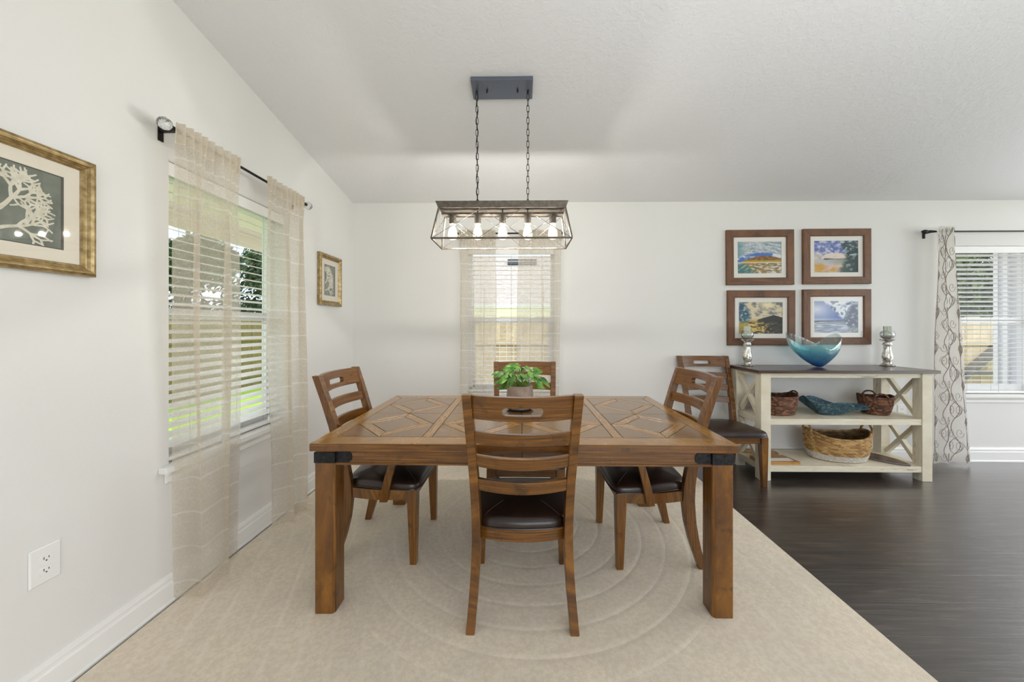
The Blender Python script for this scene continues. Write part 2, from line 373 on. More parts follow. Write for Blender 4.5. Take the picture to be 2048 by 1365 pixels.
def blue_glass():
    t = NT('blue_art_glass'); z = t.sep(t.coord('Object'))[2]; st = t.noise(t.coord('UV', (46, 1.2, 1)), 1, 3, .6)
    zz = t.math('ADD', z, t.math('MULTIPLY', t.math('SUBTRACT', st, .5), .07))
    col = t.ramp(t.math('DIVIDE', zz, .33), [(.03, lin(70, 134, 210)), (.18, lin(138, 204, 232)), (.45, lin(196, 236, 240)), (.7, lin(240, 246, 246))])
    tr = t.new('BsdfTransparent'); t.l.new(col, tr.inputs[0])
    df = t.new('BsdfTranslucent'); t.l.new(col, df.inputs[0]); d2 = t.new('BsdfDiffuse'); t.l.new(col, d2.inputs[0])
    gl = t.new('BsdfGlossy'); gl.inputs['Roughness'].default_value = .06; t.l.new(t.bump(st, .5, .006), gl.inputs['Normal'])
    a = t.ramp(t.math('DIVIDE', zz, .33), [(.04, (.50, .50, .50)), (.3, (.24, .24, .24)), (.7, (.08, .08, .08))])
    md = t.new('MixShader'); md.inputs[0].default_value = .5; t.l.new(df.outputs[0], md.inputs[1]); t.l.new(d2.outputs[0], md.inputs[2])
    m1 = t.new('MixShader'); t.l.new(a, m1.inputs[0]); t.l.new(tr.outputs[0], m1.inputs[1]); t.l.new(md.outputs[0], m1.inputs[2])
    lw = t.new('LayerWeight'); lw.inputs['Blend'].default_value = .4
    m2 = t.new('MixShader'); t.l.new(t.math('MULTIPLY_ADD', lw.outputs['Facing'], .4, .05), m2.inputs[0]); t.l.new(m1.outputs[0], m2.inputs[1]); t.l.new(gl.outputs[0], m2.inputs[2])
    t.l.new(m2.outputs[0], t.out.inputs[0]); return t.m
M['blueglass'] = blue_glass()
M['teal'] = (lambda t: (t.pr(Base_Color=t.ramp(t.noise(t.coord('Object'), 55, 5, .7), [(.38, lin(30, 66, 82)), (.52, lin(48, 88, 104)), (.66, lin(128, 156, 152))]), Roughness=.3,
    Normal=t.bump(t.noise(t.coord('Object'), 55, 5, .7), .8, .012)), t.m)[1])(NT('teal_crackle_glass'))
M['mercury'] = noisy('mercury_glass', lin(166, 160, 146), lin(240, 238, 230), 34, .2, .5, .006, .7, detail=5, lo=.42, hi=.55)
M['pot'] = noisy('taupe_ceramic', lin(150, 128, 112), lin(178, 160, 142), 14, .4, .06, .002)
M['leaf'] = (lambda t: (t.pr(Base_Color=t.ramp(t.noise(t.coord('Object'), 26, 2), [(.35, lin(48, 98, 28)), (.65, lin(112, 160, 54))]), Roughness=.35, Subsurface_Weight=.0), t.m)[1])(NT('pothos_leaf'))
# outdoors
M['grass'] = noisy('lawn_grass', lin(138, 184, 46), lin(184, 216, 76), 26, .9, .6, .03, detail=6)
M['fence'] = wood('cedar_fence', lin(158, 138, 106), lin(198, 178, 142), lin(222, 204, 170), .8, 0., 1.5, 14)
M['fence_shade'] = wood('shaded_cedar_fence', lin(104, 88, 54), lin(134, 115, 72), lin(156, 137, 90), .8, 0., 1.5, 14)  # darker copy of the fence wood, its shade put into the colour
M['fence_dark'] = wood('weathered_rail', lin(74, 72, 70), lin(104, 100, 94), lin(124, 118, 108), .8, 0., 1.5, 14)
M['shingle'] = noisy('grey_shingles', lin(158, 149, 140), lin(198, 188, 178), 5, .9, .2, .02, stretch=(1, 3, 6), detail=8)
M['siding'] = plain('beige_siding', lin(226, 216, 192), .8)
M['soffit'] = plain('cream_soffit', lin(248, 236, 222), .7)
M['white_ext'] = plain('white_exterior', lin(226, 226, 230), .7)
M['bark'] = noisy('tree_bark', lin(70, 62, 54), lin(112, 100, 88), 20, .9, .3, .02)
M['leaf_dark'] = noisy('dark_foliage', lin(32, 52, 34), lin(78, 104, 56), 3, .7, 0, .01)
M['leaf_green'] = noisy('light_foliage', lin(34, 54, 28), lin(104, 122, 58), 5, .7, 0, .01)  # slightly lighter, yellower green than the dark foliage
M['vent'] = plain('roof_vent', lin(70, 74, 84), .6)

# ------------------------------------------------------------------ room shell
LW, BW, EW, SW = -1.60, 3.331, 7.2, -3.331
H0, SL = 2.443, .183
def ceil_z(y): return H0+SL*(BW-abs(y))
WZ0, WZ1 = .625, 2.02
W1 = (1.57, 2.37)           # left wall window, along Y
W2 = (-.50, .333)           # centre window of the end wall, along X
W3 = (4.07, 4.90)           # far window of the end wall
b = MB(); b.box(LW-.2, EW+.2, SW-.2, BW+.2, -.12, 0)
struct(b.build('floor', M['planks']))
b = MB()
for y0, y1 in ((SW-.2, 0), (0, BW+.2)):
    z0, z1 = ceil_z(y0), ceil_z(y1)
    b.prism([(LW-.2, y0, z0), (LW-.2, y1, z1), (LW-.2, y1, z1+.12), (LW-.2, y0, z0+.12)], (EW-LW+.4, 0, 0))
struct(b.build('ceiling', M['ceil']))
b = MB(); T = .15
def wall_yz(y0, y1, z0, z1):      # z1 None: up to the ceiling slope
    pts = [(y0, z0), (y1, z0)]
    if z1 is None:
        pts += [(y1, ceil_z(y1)+.05)]
        if y0 < 0 < y1: pts += [(0, ceil_z(0)+.05)]
        pts += [(y0, ceil_z(y0)+.05)]
    else: pts += [(y1, z1), (y0, z1)]
    return pts
def wall_left(y0, y1, z0, z1): b.prism([(LW, y, z) for y, z in wall_yz(y0, y1, z0, z1)], (-T, 0, 0))
wall_left(SW-.2, W1[0], 0, None); wall_left(W1[1], BW+.2, 0, None); wall_left(W1[0], W1[1], 0, WZ0); wall_left(W1[0], W1[1], WZ1, None)
struct(b.build('wall_left', M['wall']))
b = MB(); Ht = H0+.03
for x0, x1, z0, z1 in ((LW, W2[0], 0, Ht), (W2[0], W2[1], 0, WZ0), (W2[0], W2[1], WZ1, Ht), (W2[1], W3[0], 0, Ht), (W3[0], W3[1], 0, WZ0), (W3[0], W3[1], WZ1, Ht), (W3[1], 5.3, 0, Ht), (5.3, 7.1, 2.15, Ht), (7.1, EW+.2, 0, Ht)):
    b.box(x0, x1, BW, BW+T, z0, z1)
struct(b.build('wall_back', M['wall']))
b = MB()
def wall_e(y0, y1, z0, z1): b.prism([(EW, y, z) for y, z in wall_yz(y0, y1, z0, z1)], (T, 0, 0))
wall_e(SW-.2, -2, 0, None); wall_e(2.4, BW, 0, None); wall_e(-2, 2.4, 0, .3); wall_e(-2, 2.4, 2.25, None)
struct(b.build('wall_right', M['wall']))
b = MB()
for x0, x1, z0, z1 in ((LW, -.5, 0, Ht), (-.5, 3.3, 2.2, Ht), (3.3, EW, 0, Ht)): b.box(x0, x1, SW-T, SW, z0, z1)
struct(b.build('wall_front', M['wall']))

def baseboard(name, p0, p1, inward):
    p0 = Vector(p0); p1 = Vector(p1); n = Vector(inward)
    prof = [(0, 0), (.022, 0), (.022, .012), (.016, .02), (.016, .092), (.011, .098), (.011, .112), (.014, .114), (.008, .132), (0, .134)]
    m = MB(); m.loft([[p+n*a+Vector((0, 0, z)) for a, z in prof] for p in (p0, p1)])
    return struct(m.build(name, M['trim'], bevel=.0012))
baseboard('baseboard_left', (LW, SW, 0), (LW, BW, 0), (1, 0, 0))
baseboard('baseboard_back', (LW, BW, 0), (5.3, BW, 0), (0, -1, 0))

# ------------------------------------------------------------------ windows and blinds (local: x along the wall, +y outdoors)
def window(n, center, rz, w, stool_ext=.045):
    h = WZ1-WZ0
    fr = MB(); d0, d1 = .085, .14
    for x0, x1, z0, z1 in ((-w/2, -w/2+.035, 0, h), (w/2-.035, w/2, 0, h), (-w/2, w/2, 0, .045), (-w/2, w/2, h-.045, h)): fr.box(x0, x1, d0, d1, z0, z1)
    zm = h*.5
    fr.box(-w/2+.035, w/2-.035, d0+.005, d1, zm-.026, zm+.026)
    for s in (-1, 1): fr.box(s*(w/2-.035)-(.028 if s > 0 else 0), s*(w/2-.035)+(.028 if s < 0 else 0), d0+.004, d0+.035, .045, zm)
    fr.box(-w/2+.035, w/2-.035, d0+.004, d0+.035, .045, .085)
    # drywall returns
    t = .004
    fr.box(-w/2, -w/2+t, .001, d0, 0, h, 1); fr.box(w/2-t, w/2, .001, d0, 0, h, 1); fr.box(-w/2+t, w/2-t, .001, d0, h-t, h, 1)
    o = struct(fr.build('window_%d' % n, [M['vinyl'], M['trim']], bevel=.0015)); o.location = center; o.rotation_euler = (0, 0, rz)
    for z0, z1 in ((.045, zm-.02), (zm+.02, h-.045)):
        g = MB(); g.box(-w/2+.03, w/2-.03, .112, .116, z0, z1); struct(g.build('window_pane', M['glass'], o))
    s = MB(); e = stool_ext
    s.box(-w/2-e, w/2+e, -.038, -.001, -.022, .004); s.box(-w/2+.004, w/2-.004, -.001, .085, -.01, .004)
    s.loft([[(x, -a, z) for a, z in ((.001, -.022), (.024, -.022), (.022, -.034), (.012, -.046), (.012, -.072), (.001, -.078))] for x in (-w/2-.02, w/2+.02)])
    struct(s.build('window_sill', M['trim'], o, bevel=.002))
    return o
def blind(label, center, rz, w, tl):
    h = WZ1-WZ0; w = w-.016
    r = thing('window_blind', label, 'window blind', center, rz)
    m = MB(); m.box(-w/2, w/2, .012, .066, h-.05, h-.008); m.box(-w/2-.003, w/2+.003, .006, .011, h-.068, h-.006); m.build('headrail', M['slat'], r, bevel=.002)
    m = MB(); z = h-.085
    while z > .06:
        m.loft([[(x, .015+.05*a, z+(.0022*(1-(2*a-1)**2))+tl*(a-.5)+dz) for a, dz in ((0, 0), (.5, .0), (1, 0), (1, -.0028), (.5, -.0028), (0, -.0028))] for x in (-w/2, w/2)])
        z -= .0437
    m.build('slats', M['slat'], r)
    m = MB(); m.box(-w/2, w/2, .018, .062, .012, .03); m.build('bottom_rail', M['slat'], r, bevel=.003)
    for x in (-w*.36, 0, w*.36):
        m = MB()
        for y in (.0125, .0675): m.tube([(x, y, h-.05), (x, y, .02)], .0008, 5)
        m.build('ladder_cord', M['cord'], r)
    m = MB(); m.tube([(w*.30, .002, h-.06), (w*.30, .0, .25), (w*.302, 0, .06)], .0014, 6); m.lathe([(.002, .03), (.006, .02), (.007, 0), (.004, -.005)], 10, (w*.302, 0, .035)); m.build('pull_cord', M['vinyl'], r)
c1 = (LW, sum(W1)/2, WZ0); c2 = (sum(W2)/2, BW, WZ0); c3 = (sum(W3)/2, BW, WZ0)
window(1, c1, R(90), W1[1]-W1[0]); window(2, c2, 0, W2[1]-W2[0]); window(3, c3, 0, W3[1]-W3[0])
blind('white slatted blind in the window facing the hedge and lawn', c1, R(90), W1[1]-W1[0], .014)
blind('white slatted blind behind the sheers in the narrow window beyond the dining table', c2, 0, W2[1]-W2[0], .003)
blind('white slatted blind in the window beside the vine patterned curtain', c3, 0, W3[1]-W3[0], -.010)
# openings behind the camera: sliding door and east window
def opening_frame(name, c, rz, w, h, mull):
    m = MB(); f = .06
    m.box(-w/2, -w/2+f, 0, .1, 0, h); m.box(w/2-f, w/2, 0, .1, 0, h); m.box(-w/2+f, w/2-f, 0, .1, h-f, h); m.box(-w/2+f, w/2-f, 0, .1, 0, f)
    for x in mull: m.box(x-.04, x+.04, .01, .09, f, h-f)
    o = struct(m.build(name, M['vinyl'], bevel=.003)); o.location = c; o.rotation_euler = (0, 0, rz)
opening_frame('door_1', (1.4, SW-.02, 0), R(180), 3.8, 2.2, (0,))
opening_frame('door_added', (6.2, BW+.02, 0), 0, 1.8, 2.15, (0,))  # unseen opening, added to go with the floor sheen light
opening_frame('window_4', (EW+.02, .2, .3), R(-90), 4.4, 1.95, (-.75, .75))

# ------------------------------------------------------------------ rods and curtains
def rod(label, p0, p1, wall_off, crystal=True, knob=False):
    p0 = Vector(p0); p1 = Vector(p1); d = (p1-p0).normalized(); wo = Vector(wall_off)
    r = thing('curtain_rod', label, 'curtain rod', p0)
    m = MB(); m.tube([p0, p1], .0075, 12); m.build('rod', M['bronze'], r, p0)
    for e, s in ((p0, -1), (p1, 1)):
        q = e+d*s*.0; m = MB(); ax = d*s
        rot = Vector((0, 0, 1)).rotation_difference(ax).to_matrix()
        t = MB()
        if crystal:
            t.lathe([(.004, 0), (.0095, .003), (.0095, .012), (.006, .016), (.010, .022), (.016, .024), (.022, .030), (.0265, .042), (.0265, .052), (.021, .063), (.012, .069), (.001, .070)], 10)
            for i, f in enumerate(t.f):
                t.s[i] = False
                if max(t.v[k].z for k in f) > .0225: t.m[i] = 1
        else:
            t.lathe([(.004, 0), (.012, .004), (.012, .03), (.007, .036), (.013, .045), (.0165, .058), (.0165, .075), (.010, .088), (.004, .096)], 16)
        t.v = [rot @ p+q for p in t.v]; t.build('finial', [M['bronze'], M['crystal']], r, p0)
        k = e+d*(-s)*.012; m = MB(); u = Vector((0, 0, 1))
        m.beam(k, k+wo, .014, .012); a = k+wo
        m.beam(a+u*.022, a-u*.045, .022, .006, up=wo)
        m.tube([k+d*.01-u*.0, k-d*.01], .0105, 12)
        m.build('bracket', M['bronze'], r, p0)
    return r
RZ = 2.128
rod('dark rod with faceted crystal knobs above the window facing the lawn', (-1.52, 1.522, RZ), (-1.52, 2.448, RZ), (-.078, 0, 0))
rod('dark rod with crystal knobs above the narrow window beyond the pendant', (-.575, 3.25, RZ), (.395, 3.25, RZ), (0, .078, 0))
rod('dark rod with turned bronze knob above the window by the vine curtain', (3.765, 3.25, 2.13), (5.1, 3.25, 2.13), (0, .078, 0), crystal=False)

def curtain(name, label, top, bottom, ztop, zbot, gathers, folds, cols, mats, cloth_w, n_s=240, n_z=70, mid_amp=.036, group=None, power=1.7, out=(1, 0), hem=.085):
    """hanging sheer; top and bottom are plan polylines (x, y), out = direction into the room"""
    ph = [rnd.uniform(0, 6.28) for _ in range(8)]; O = Vector((out[0], out[1], 0)); TG = Vector((out[1], -out[0], 0)); meander = .95*(Vector((*top[-1], 0))-Vector((*top[0], 0))).length/folds/3.1
    def P(s, t):   # t 0 top .. 1 bottom
        a = Vector((*polyat(top, s), 0)); c = Vector((*polyat(bottom, s), 0)); w = smooth(t)**power if t < 1 else 1
        p = a.lerp(c, w)
        tight = math.exp(-t*4.5)
        g = math.sin(s*gathers*6.283+ph[0]+.8*math.sin(s*9+ph[1]))
        f = math.cos(s*folds*6.283+ph[2])+.28*math.sin(s*folds*2.3*6.283+ph[4]+t*1.5)
        p += O*(tight*.015*g+(1-tight)*mid_amp*f*(1-.55*w)+.004*math.sin(t*7+s*11+ph[5]))
        p += TG*((1-tight)*meander*math.sin(s*folds*6.283+ph[2])*(1-.6*w)*smooth(t*6))
        p.z = lerp(ztop, zbot(s) if callable(zbot) else zbot, t)
        return p
    m = MB(); V = []; U = []
    for j in range(n_z+1):
        t = (j/n_z)
        for i in range(n_s+1):
            s = i/n_s; p = P(s, t); V.append(p); U.append((s*cloth_w, p.z))
    F = [(j*(n_s+1)+i, j*(n_s+1)+i+1, (j+1)*(n_s+1)+i+1, (j+1)*(n_s+1)+i) for j in range(n_z) for i in range(n_s)]
    m.add(V, F, 0, smooth=True, uvs=U)
    for k in range(len(F)):
        if V[F[k][0]].z > ztop-hem: m.m[k] = 1
    o = m.build(name, mats)
    return tag(o, label, 'curtain', group), P
SH = [M['sheer'], M['sheer_hem']]
def zb1(s): return .011
curtain('sheer_curtain', 'beige striped linen sheer nearer the coral picture, hem flaring onto the rug',
        [(-1.486, 1.505), (-1.486, 1.61), (-1.486, 1.73), (-1.486, 1.835)],
        [(-1.568, 1.578), (-1.51, 1.595), (-1.452, 1.625), (-1.475, 1.72), (-1.53, 1.79), (-1.562, 1.905)], RZ+.022, zb1, 9, 2.2, None, SH, .75, out=(1, 0))
curtain('sheer_curtain', 'beige striped linen sheer beside the small coral picture, hem folded on the rug',
        [(-1.486, 2.045), (-1.486, 2.17), (-1.486, 2.30), (-1.486, 2.385)],
        [(-1.55, 2.15), (-1.50, 2.175), (-1.462, 2.22), (-1.50, 2.28), (-1.462, 2.36), (-1.54, 2.42)], RZ+.022, zb1, 9, 2.4, None, SH, .75, out=(1, 0))
curtain('sheer_curtain', 'pale sheer on the coral picture side of the narrow window beyond the table',
        [(-.562, 3.216), (-.44, 3.216), (-.34, 3.216), (-.225, 3.216)], [(-.57, 3.235), (-.46, 3.225), (-.36, 3.235), (-.25, 3.235)], RZ+.022, .02, 9, 3.2, None, SH, .8, out=(0, -1), mid_amp=.024)
curtain('sheer_curtain', 'pale sheer on the console side of the narrow window beyond the table',
        [(-.01, 3.216), (.12, 3.216), (.25, 3.216), (.382, 3.216)], [(-.03, 3.235), (.10, 3.225), (.23, 3.235), (.36, 3.235)], RZ+.022, .02, 9, 3.4, None, SH, .8, out=(0, -1), mid_amp=.024)

# vine curtain: grommet panel with embroidered scrolls
def vine_curtain():
    xt = (3.775, 3.955); xb = (3.725, 4.095)
    def P(s, z):
        t = 1-z/2.165; w = smooth(t)
        x = lerp(lerp(xt[0], xb[0], w), lerp(xt[1], xb[1], w), s)
        # four wide grommet folds
        y = 3.228-.015*(math.cos(s*2.5*6.283+.6))-.008*math.sin(s*9+z*4)
        x += .004*math.sin(s*2.5*6.283+2)*w
        return Vector((x, y, z))
    m = MB(); ns, nz = 120, 60; V = []; U = []
    for j in range(nz+1):
        z = lerp(2.17, .022, j/nz)
        for i in range(ns+1):
            s = i/ns; p = P(s, z); V.append(p+Vector((0, 0, .006*math.cos(s*3.5*6.283)*(1 if j in (0, nz) else 0)))); U.append((s*.9, z))
    m.add(V, [(j*(ns+1)+i, j*(ns+1)+i+1, (j+1)*(ns+1)+i+1, (j+1)*(ns+1)+i) for j in range(nz) for i in range(ns)], 0, smooth=True, uvs=U)
    def stitch(pts, r=.0018):
        path = []
        for s, z in pts:
            if not (.005 < s < .995 and .03 < z < 2.16): 
                if len(path) > 2: m.tube(path, r, 4, 1)
                path = []; continue
            p = P(s, z); e = .004
            tx = P(min(s+e, 1), z)-P(max(s-e, 0), z); nrm = Vector((tx.y, -tx.x, 0)).normalized()
            if nrm.y > 0: nrm = -nrm
            path.append(p+nrm*.0018)
        if len(path) > 2: m.tube(path, r, 4, 1)
    W = .9   # cloth width stands for s = 0..1
    for k, s0 in enumerate((.10, .36, .62, .88)):
        off = .5*(k % 2)*.33+.05*k; per = .33
        stitch([(s0+.065*math.sin(6.283*(z-off)/per), z) for z in [i*.012 for i in range(182)]], .0021)
        for j in range(-1, 8):
            zc = off+j*per
            for sg in (-1, 1):
                # heart shaped pair of stems and curled tendrils
                stitch([(s0+sg*(.085*math.sin(a*1.35)*1.15), zc+.10*a*.62) for a in [i*.11 for i in range(24)]], .0018)
                for zo, size, dirn in ((.07, .055, 1), (.2, .05, -1)):
                    sp = []
                    for i in range(34):
                        a = i/33*8.2; rr = size*(1-a/9.6)
                        sp.append((s0+sg*(.06+rr*math.cos(a*dirn)/W), zc+zo+rr*math.sin(a*dirn)))
                    stitch(sp, .0013)
    o = m.build('vine_curtain', [M['vine_cloth'], M['vine']])
    return tag(o, 'white curtain embroidered with brown vine scrolls beside the console table', 'curtain')
vine_curtain()

# ------------------------------------------------------------------ rug
b = MB(); b.box(-1.568, 1.472, -1.0, 3.23, .0, .009)
o = b.build('area_rug', M['rug'], bevel=.005); tag(o, 'large beige rug with carved arc pattern under the dining table', 'rug')

# ------------------------------------------------------------------ dining table
TX, TY, TW, TD, TH = .010, 2.016, 1.825, 1.058, .757
tb = thing('dining_table', 'brown wooden dining table with diamond inlaid top and iron corner straps', 'table', (TX, TY, .009))
sub = (TX, TY, .009)
def table():
    x0, x1, y0, y1 = TX-TW/2, TX+TW/2, TY-TD/2, TY+TD/2
    m = MB(); zt = TH-.0035
    m.box(x0, x1, y0, y1, TH-.034, zt-.0, 2, grain=(1, 0, 0))
    e = .0017
    def piece(poly, mat, grain):
        # shrink a little so a dark joint stays between the pieces
        c = sum((Vector(p) for p in poly), Vector((0, 0, 0)))/len(poly)
        n = len(poly); P = [Vector(p) for p in poly]; Q = []
        for i in range(n):
            a, p, d = P[i-1], P[i], P[(i+1) % n]
            d1 = (p-a).normalized(); d2 = (d-p).normalized()
            n1 = Vector((-d1.y, d1.x, 0)); n2 = Vector((-d2.y, d2.x, 0))
            if n1.dot(c-p) < 0: n1 = -n1
            if n2.dot(c-p) < 0: n2 = -n2
            bis = (n1+n2); bis = bis/max(.2, bis.dot(n1))
            Q.append(p+bis*e)
        m.prism(Q, (0, 0, .0035), mat, grain)
    Z = zt
    fb, lb = .095, .068
    # border boards, mitred
    for poly, g in (([(x0, y0), (x1, y0), (x1-lb, y0+fb), (x0+lb, y0+fb)], (1, 0, 0)), ([(x0, y1), (x1, y1), (x1-lb, y1-fb), (x0+lb, y1-fb)], (1, 0, 0)),
                    ([(x0, y0), (x0, y1), (x0+lb, y1-fb), (x0+lb, y0+fb)], (0, 1, 0)), ([(x1, y0), (x1, y1), (x1-lb, y1-fb), (x1-lb, y0+fb)], (0, 1, 0))):
        piece([(x, y, Z) for x, y in poly], 0, g)
    ix0, ix1, iy0, iy1 = x0+lb, x1-lb, y0+fb, y1-fb
    seam = .41; bw = .045
    cols = [(ix0, TX-seam-bw), (TX-seam, TX), (TX, TX+seam), (TX+seam+bw, ix1)]
    for xa, xb in ((TX-seam-bw, TX-seam), (TX+seam, TX+seam+bw)): piece([(xa, iy0, Z), (xb, iy0, Z), (xb, iy1, Z), (xa, iy1, Z)], 0, (0, 1, 0))
    ym = (iy0+iy1)/2; w = .052
    for ca, cb in cols:
        for ra, rb in ((iy0, ym), (ym, iy1)):
            cx, cy = (ca+cb)/2, (ra+rb)/2; hx, hy = (cb-ca)/2, (rb-ra)/2; L = math.hypot(hx, hy); k = 1-w*L/(hx*hy)
            D = [(cx+hx, cy), (cx, cy+hy), (cx-hx, cy), (cx, cy-hy)]; I = [(cx+hx*k, cy), (cx, cy+hy*k), (cx-hx*k, cy), (cx, cy-hy*k)]
            piece([(*p, Z) for p in I], 1, (.6, 1, 0))
            C = [(cb, rb), (ca, rb), (ca, ra), (cb, ra)]
            for i in range(4):
                j = (i+1) % 4; g = (D[j][0]-D[i][0], D[j][1]-D[i][1], 0)
                piece([(*D[i], Z), (*D[j], Z), (*I[j], Z), (*I[i], Z)], 0, g)
                piece([(*D[i], Z), (*C[i], Z), (*D[j], Z)], 1, (1, .4*(-1)**i, 0))
    m.box(x0+.02, x1-.02, y0+.02, y1-.02, zt-.001, zt+.0004, 3)
    m.build('tabletop', [M['band'], M['panel'], M['wood'], M['groove_and_shade']], tb, sub, bevel=.0006, seg=1)
    a0, a1, c0, c1 = x0+.012, x1-.012, y0+.02, y1-.02
    lw = .086
    z0, z1 = .658, TH-.043
    m = MB()
    for (p, q) in (((a0+lw, c0+.012, 0), (TX-.0008, c0+.034, 0)), ((TX+.0008, c0+.012, 0), (a1-lw, c0+.034, 0)), ((a0+lw, c1-.034, 0), (a1-lw, c1-.012, 0))): m.box(p[0], q[0], p[1], q[1], z0, z1, grain=(1, 0, 0))
    for xa, xb in ((a0+.012, a0+.034), (a1-.034, a1-.012)): m.box(xa, xb, c0+lw, c1-lw, z0, z1, grain=(0, 1, 0))
    m.box(a0+lw, a1-lw, c0+.008, c0+.034, z0-.004, z0+.005, grain=(1, 0, 0))
    m.build('apron', M['wood'], tb, sub, bevel=.0015)
    m = MB(); m.box(a0+.03, a1-.03, c0+.03, c1-.03, z1-.004, TH-.034); m.build('shadow_gap', M['groove_and_shade'], tb, sub)  # dark strip painted as the shadow line between tabletop and apron
    for xa, sx in ((a0, 1), (a1, -1)):
        for ya, sy in ((c0, 1), (c1, -1)):
            m = MB(); xs = sorted((xa, xa+sx*lw)); ys = sorted((ya, ya+sy*lw))
            ring = lambda z: [(x, y, z) for x, y in ((xa, ya), (xa+sx*(lw-.012), ya), (xa+sx*lw, ya+sy*.012), (xa+sx*lw, ya+sy*lw), (xa+sx*.0, ya+sy*lw))]
            m.loft([ring(.009), ring(z1)], grain=(0, 0, 1))
            m.build('leg', M['wood'], tb, sub, bevel=.003)
            # iron strap round the corner and along the apron
            m = MB(); zs0, zs1 = .666, .712; t = .003
            bx = lambda p, q, r, s, mt=0: m.box(*sorted((p, q)), *sorted((r, s)), zs0, zs1, mt)
            bx(xa-sx*t, xa+sx*lw, ya-sy*t, ya+sy*.001); bx(xa-sx*t, xa+sx*.001, ya, ya+sy*lw)
            bx(xa+sx*(lw-.002), xa+sx*(lw+.003), ya-sy*t, ya+sy*.012)
            pl = [(0, 0), (.058, 0), (.068, .010), (.070, .023), (.068, .036), (.058, .046), (0, .046)]
            yf = ya+sy*.012
            m.prism([(xa+sx*(lw+.002+u), yf, zs0+v) for u, v in pl], (0, -sy*.0035, 0))
            xf = xa+sx*.012
            m.prism([(xf, ya+sy*(lw+.002+u), zs0+v) for u, v in pl], (-sx*.0035, 0, 0))
            ri = []
            for u, v in ((.036, .012), (.036, .034)): ri += [((xa+sx*u, ya-sy*t, zs0+v), (0, -sy, 0)), ((xa-sx*t, ya+sy*u, zs0+v), (-sx, 0, 0))]
            for u, v in ((.016, .011), (.016, .035), (.05, .023)):
                ri += [((xa+sx*(lw+u), yf-sy*.0035, zs0+v), (0, -sy, 0)), ((xf-sx*.0035, ya+sy*(lw+u), zs0+v), (-sx, 0, 0))]
            for c, n in ri:
                q = Vector((0, 0, 1)).rotation_difference(Vector(n)).to_matrix(); k = MB(); k.lathe([(.0048, 0), (.0044, .0018), (.0026, .0032), (.0002, .0036)], 10)
                m.add([q @ p+Vector(c) for p in k.v], k.f, 1, smooth=True)
            m.build('corner_strap', [M['iron'], M['rivet']], tb, sub, bevel=.0008)
table()

# ------------------------------------------------------------------ chairs (local: faces +y, origin on the floor)
def rail(m, xh, y, z0, z1, th, sag, rake, n=14, hole=None, mat=0):
    """bowed cross rail: ends at +-xh, bowed by sag towards -y"""
    xs = [lerp(-xh, xh, i/n) for i in range(n+1)]
    if hole:
        hw, hr, hz = hole
        xs = sorted(set(xs+[s*(hw-hr+hr*math.sin(a*math.pi/2/5)) for s in (-1, 1) for a in range(6)]))
        xs = [x for i, x in enumerate(xs) if i == 0 or x-xs[i-1] > 1e-4]
    def pt(x, z, f): return (x, y-sag*(1-(x/xh)**2)-rake*(z-z0)+(th if f else 0), z)
    if not hole:
        m.loft([[pt(x, z0, 0), pt(x, z0, 1), pt(x, z1, 1), pt(x, z1, 0)] for x in xs], mat, grain=(1, 0, 0)); return
    V = []; F = []
    for x in xs:
        ax = abs(x); k = hr if ax <= hw-hr else (hr*math.sqrt(max(0, 1-((ax-hw+hr)/hr)**2)) if ax < hw else 0)
        for z in (z0, hz-k, hz+k, z1):
            V += [pt(x, z, 0), pt(x, z, 1)]
    for i in range(len(xs)-1):
        a, c = i*8, (i+1)*8; mid = abs((xs[i]+xs[i+1])/2)
        F += [(a, a+2, c+2, c), (a+1, c+1, c+3, a+3), (a+4, a+6, c+6, c+4), (a+5, c+5, c+7, a+7), (a, c, c+1, a+1), (a+6, a+7, c+7, c+6)]
        if mid < hw: F += [(a+2, a+3, c+3, c+2), (a+4, c+4, c+5, a+5)]
        else: F += [(a+2, a+4, c+4, c+2), (a+3, c+3, c+5, a+5)]
    F += [(0, 1, 3, 2), (2, 3, 5, 4), (4, 5, 7, 6)]; e = (len(xs)-1)*8; F += [(e, e+2, e+3, e+1), (e+2, e+4, e+5, e+3), (e+4, e+6, e+7, e+5)]
    m.add(V, F, mat, (1, 0, 0))

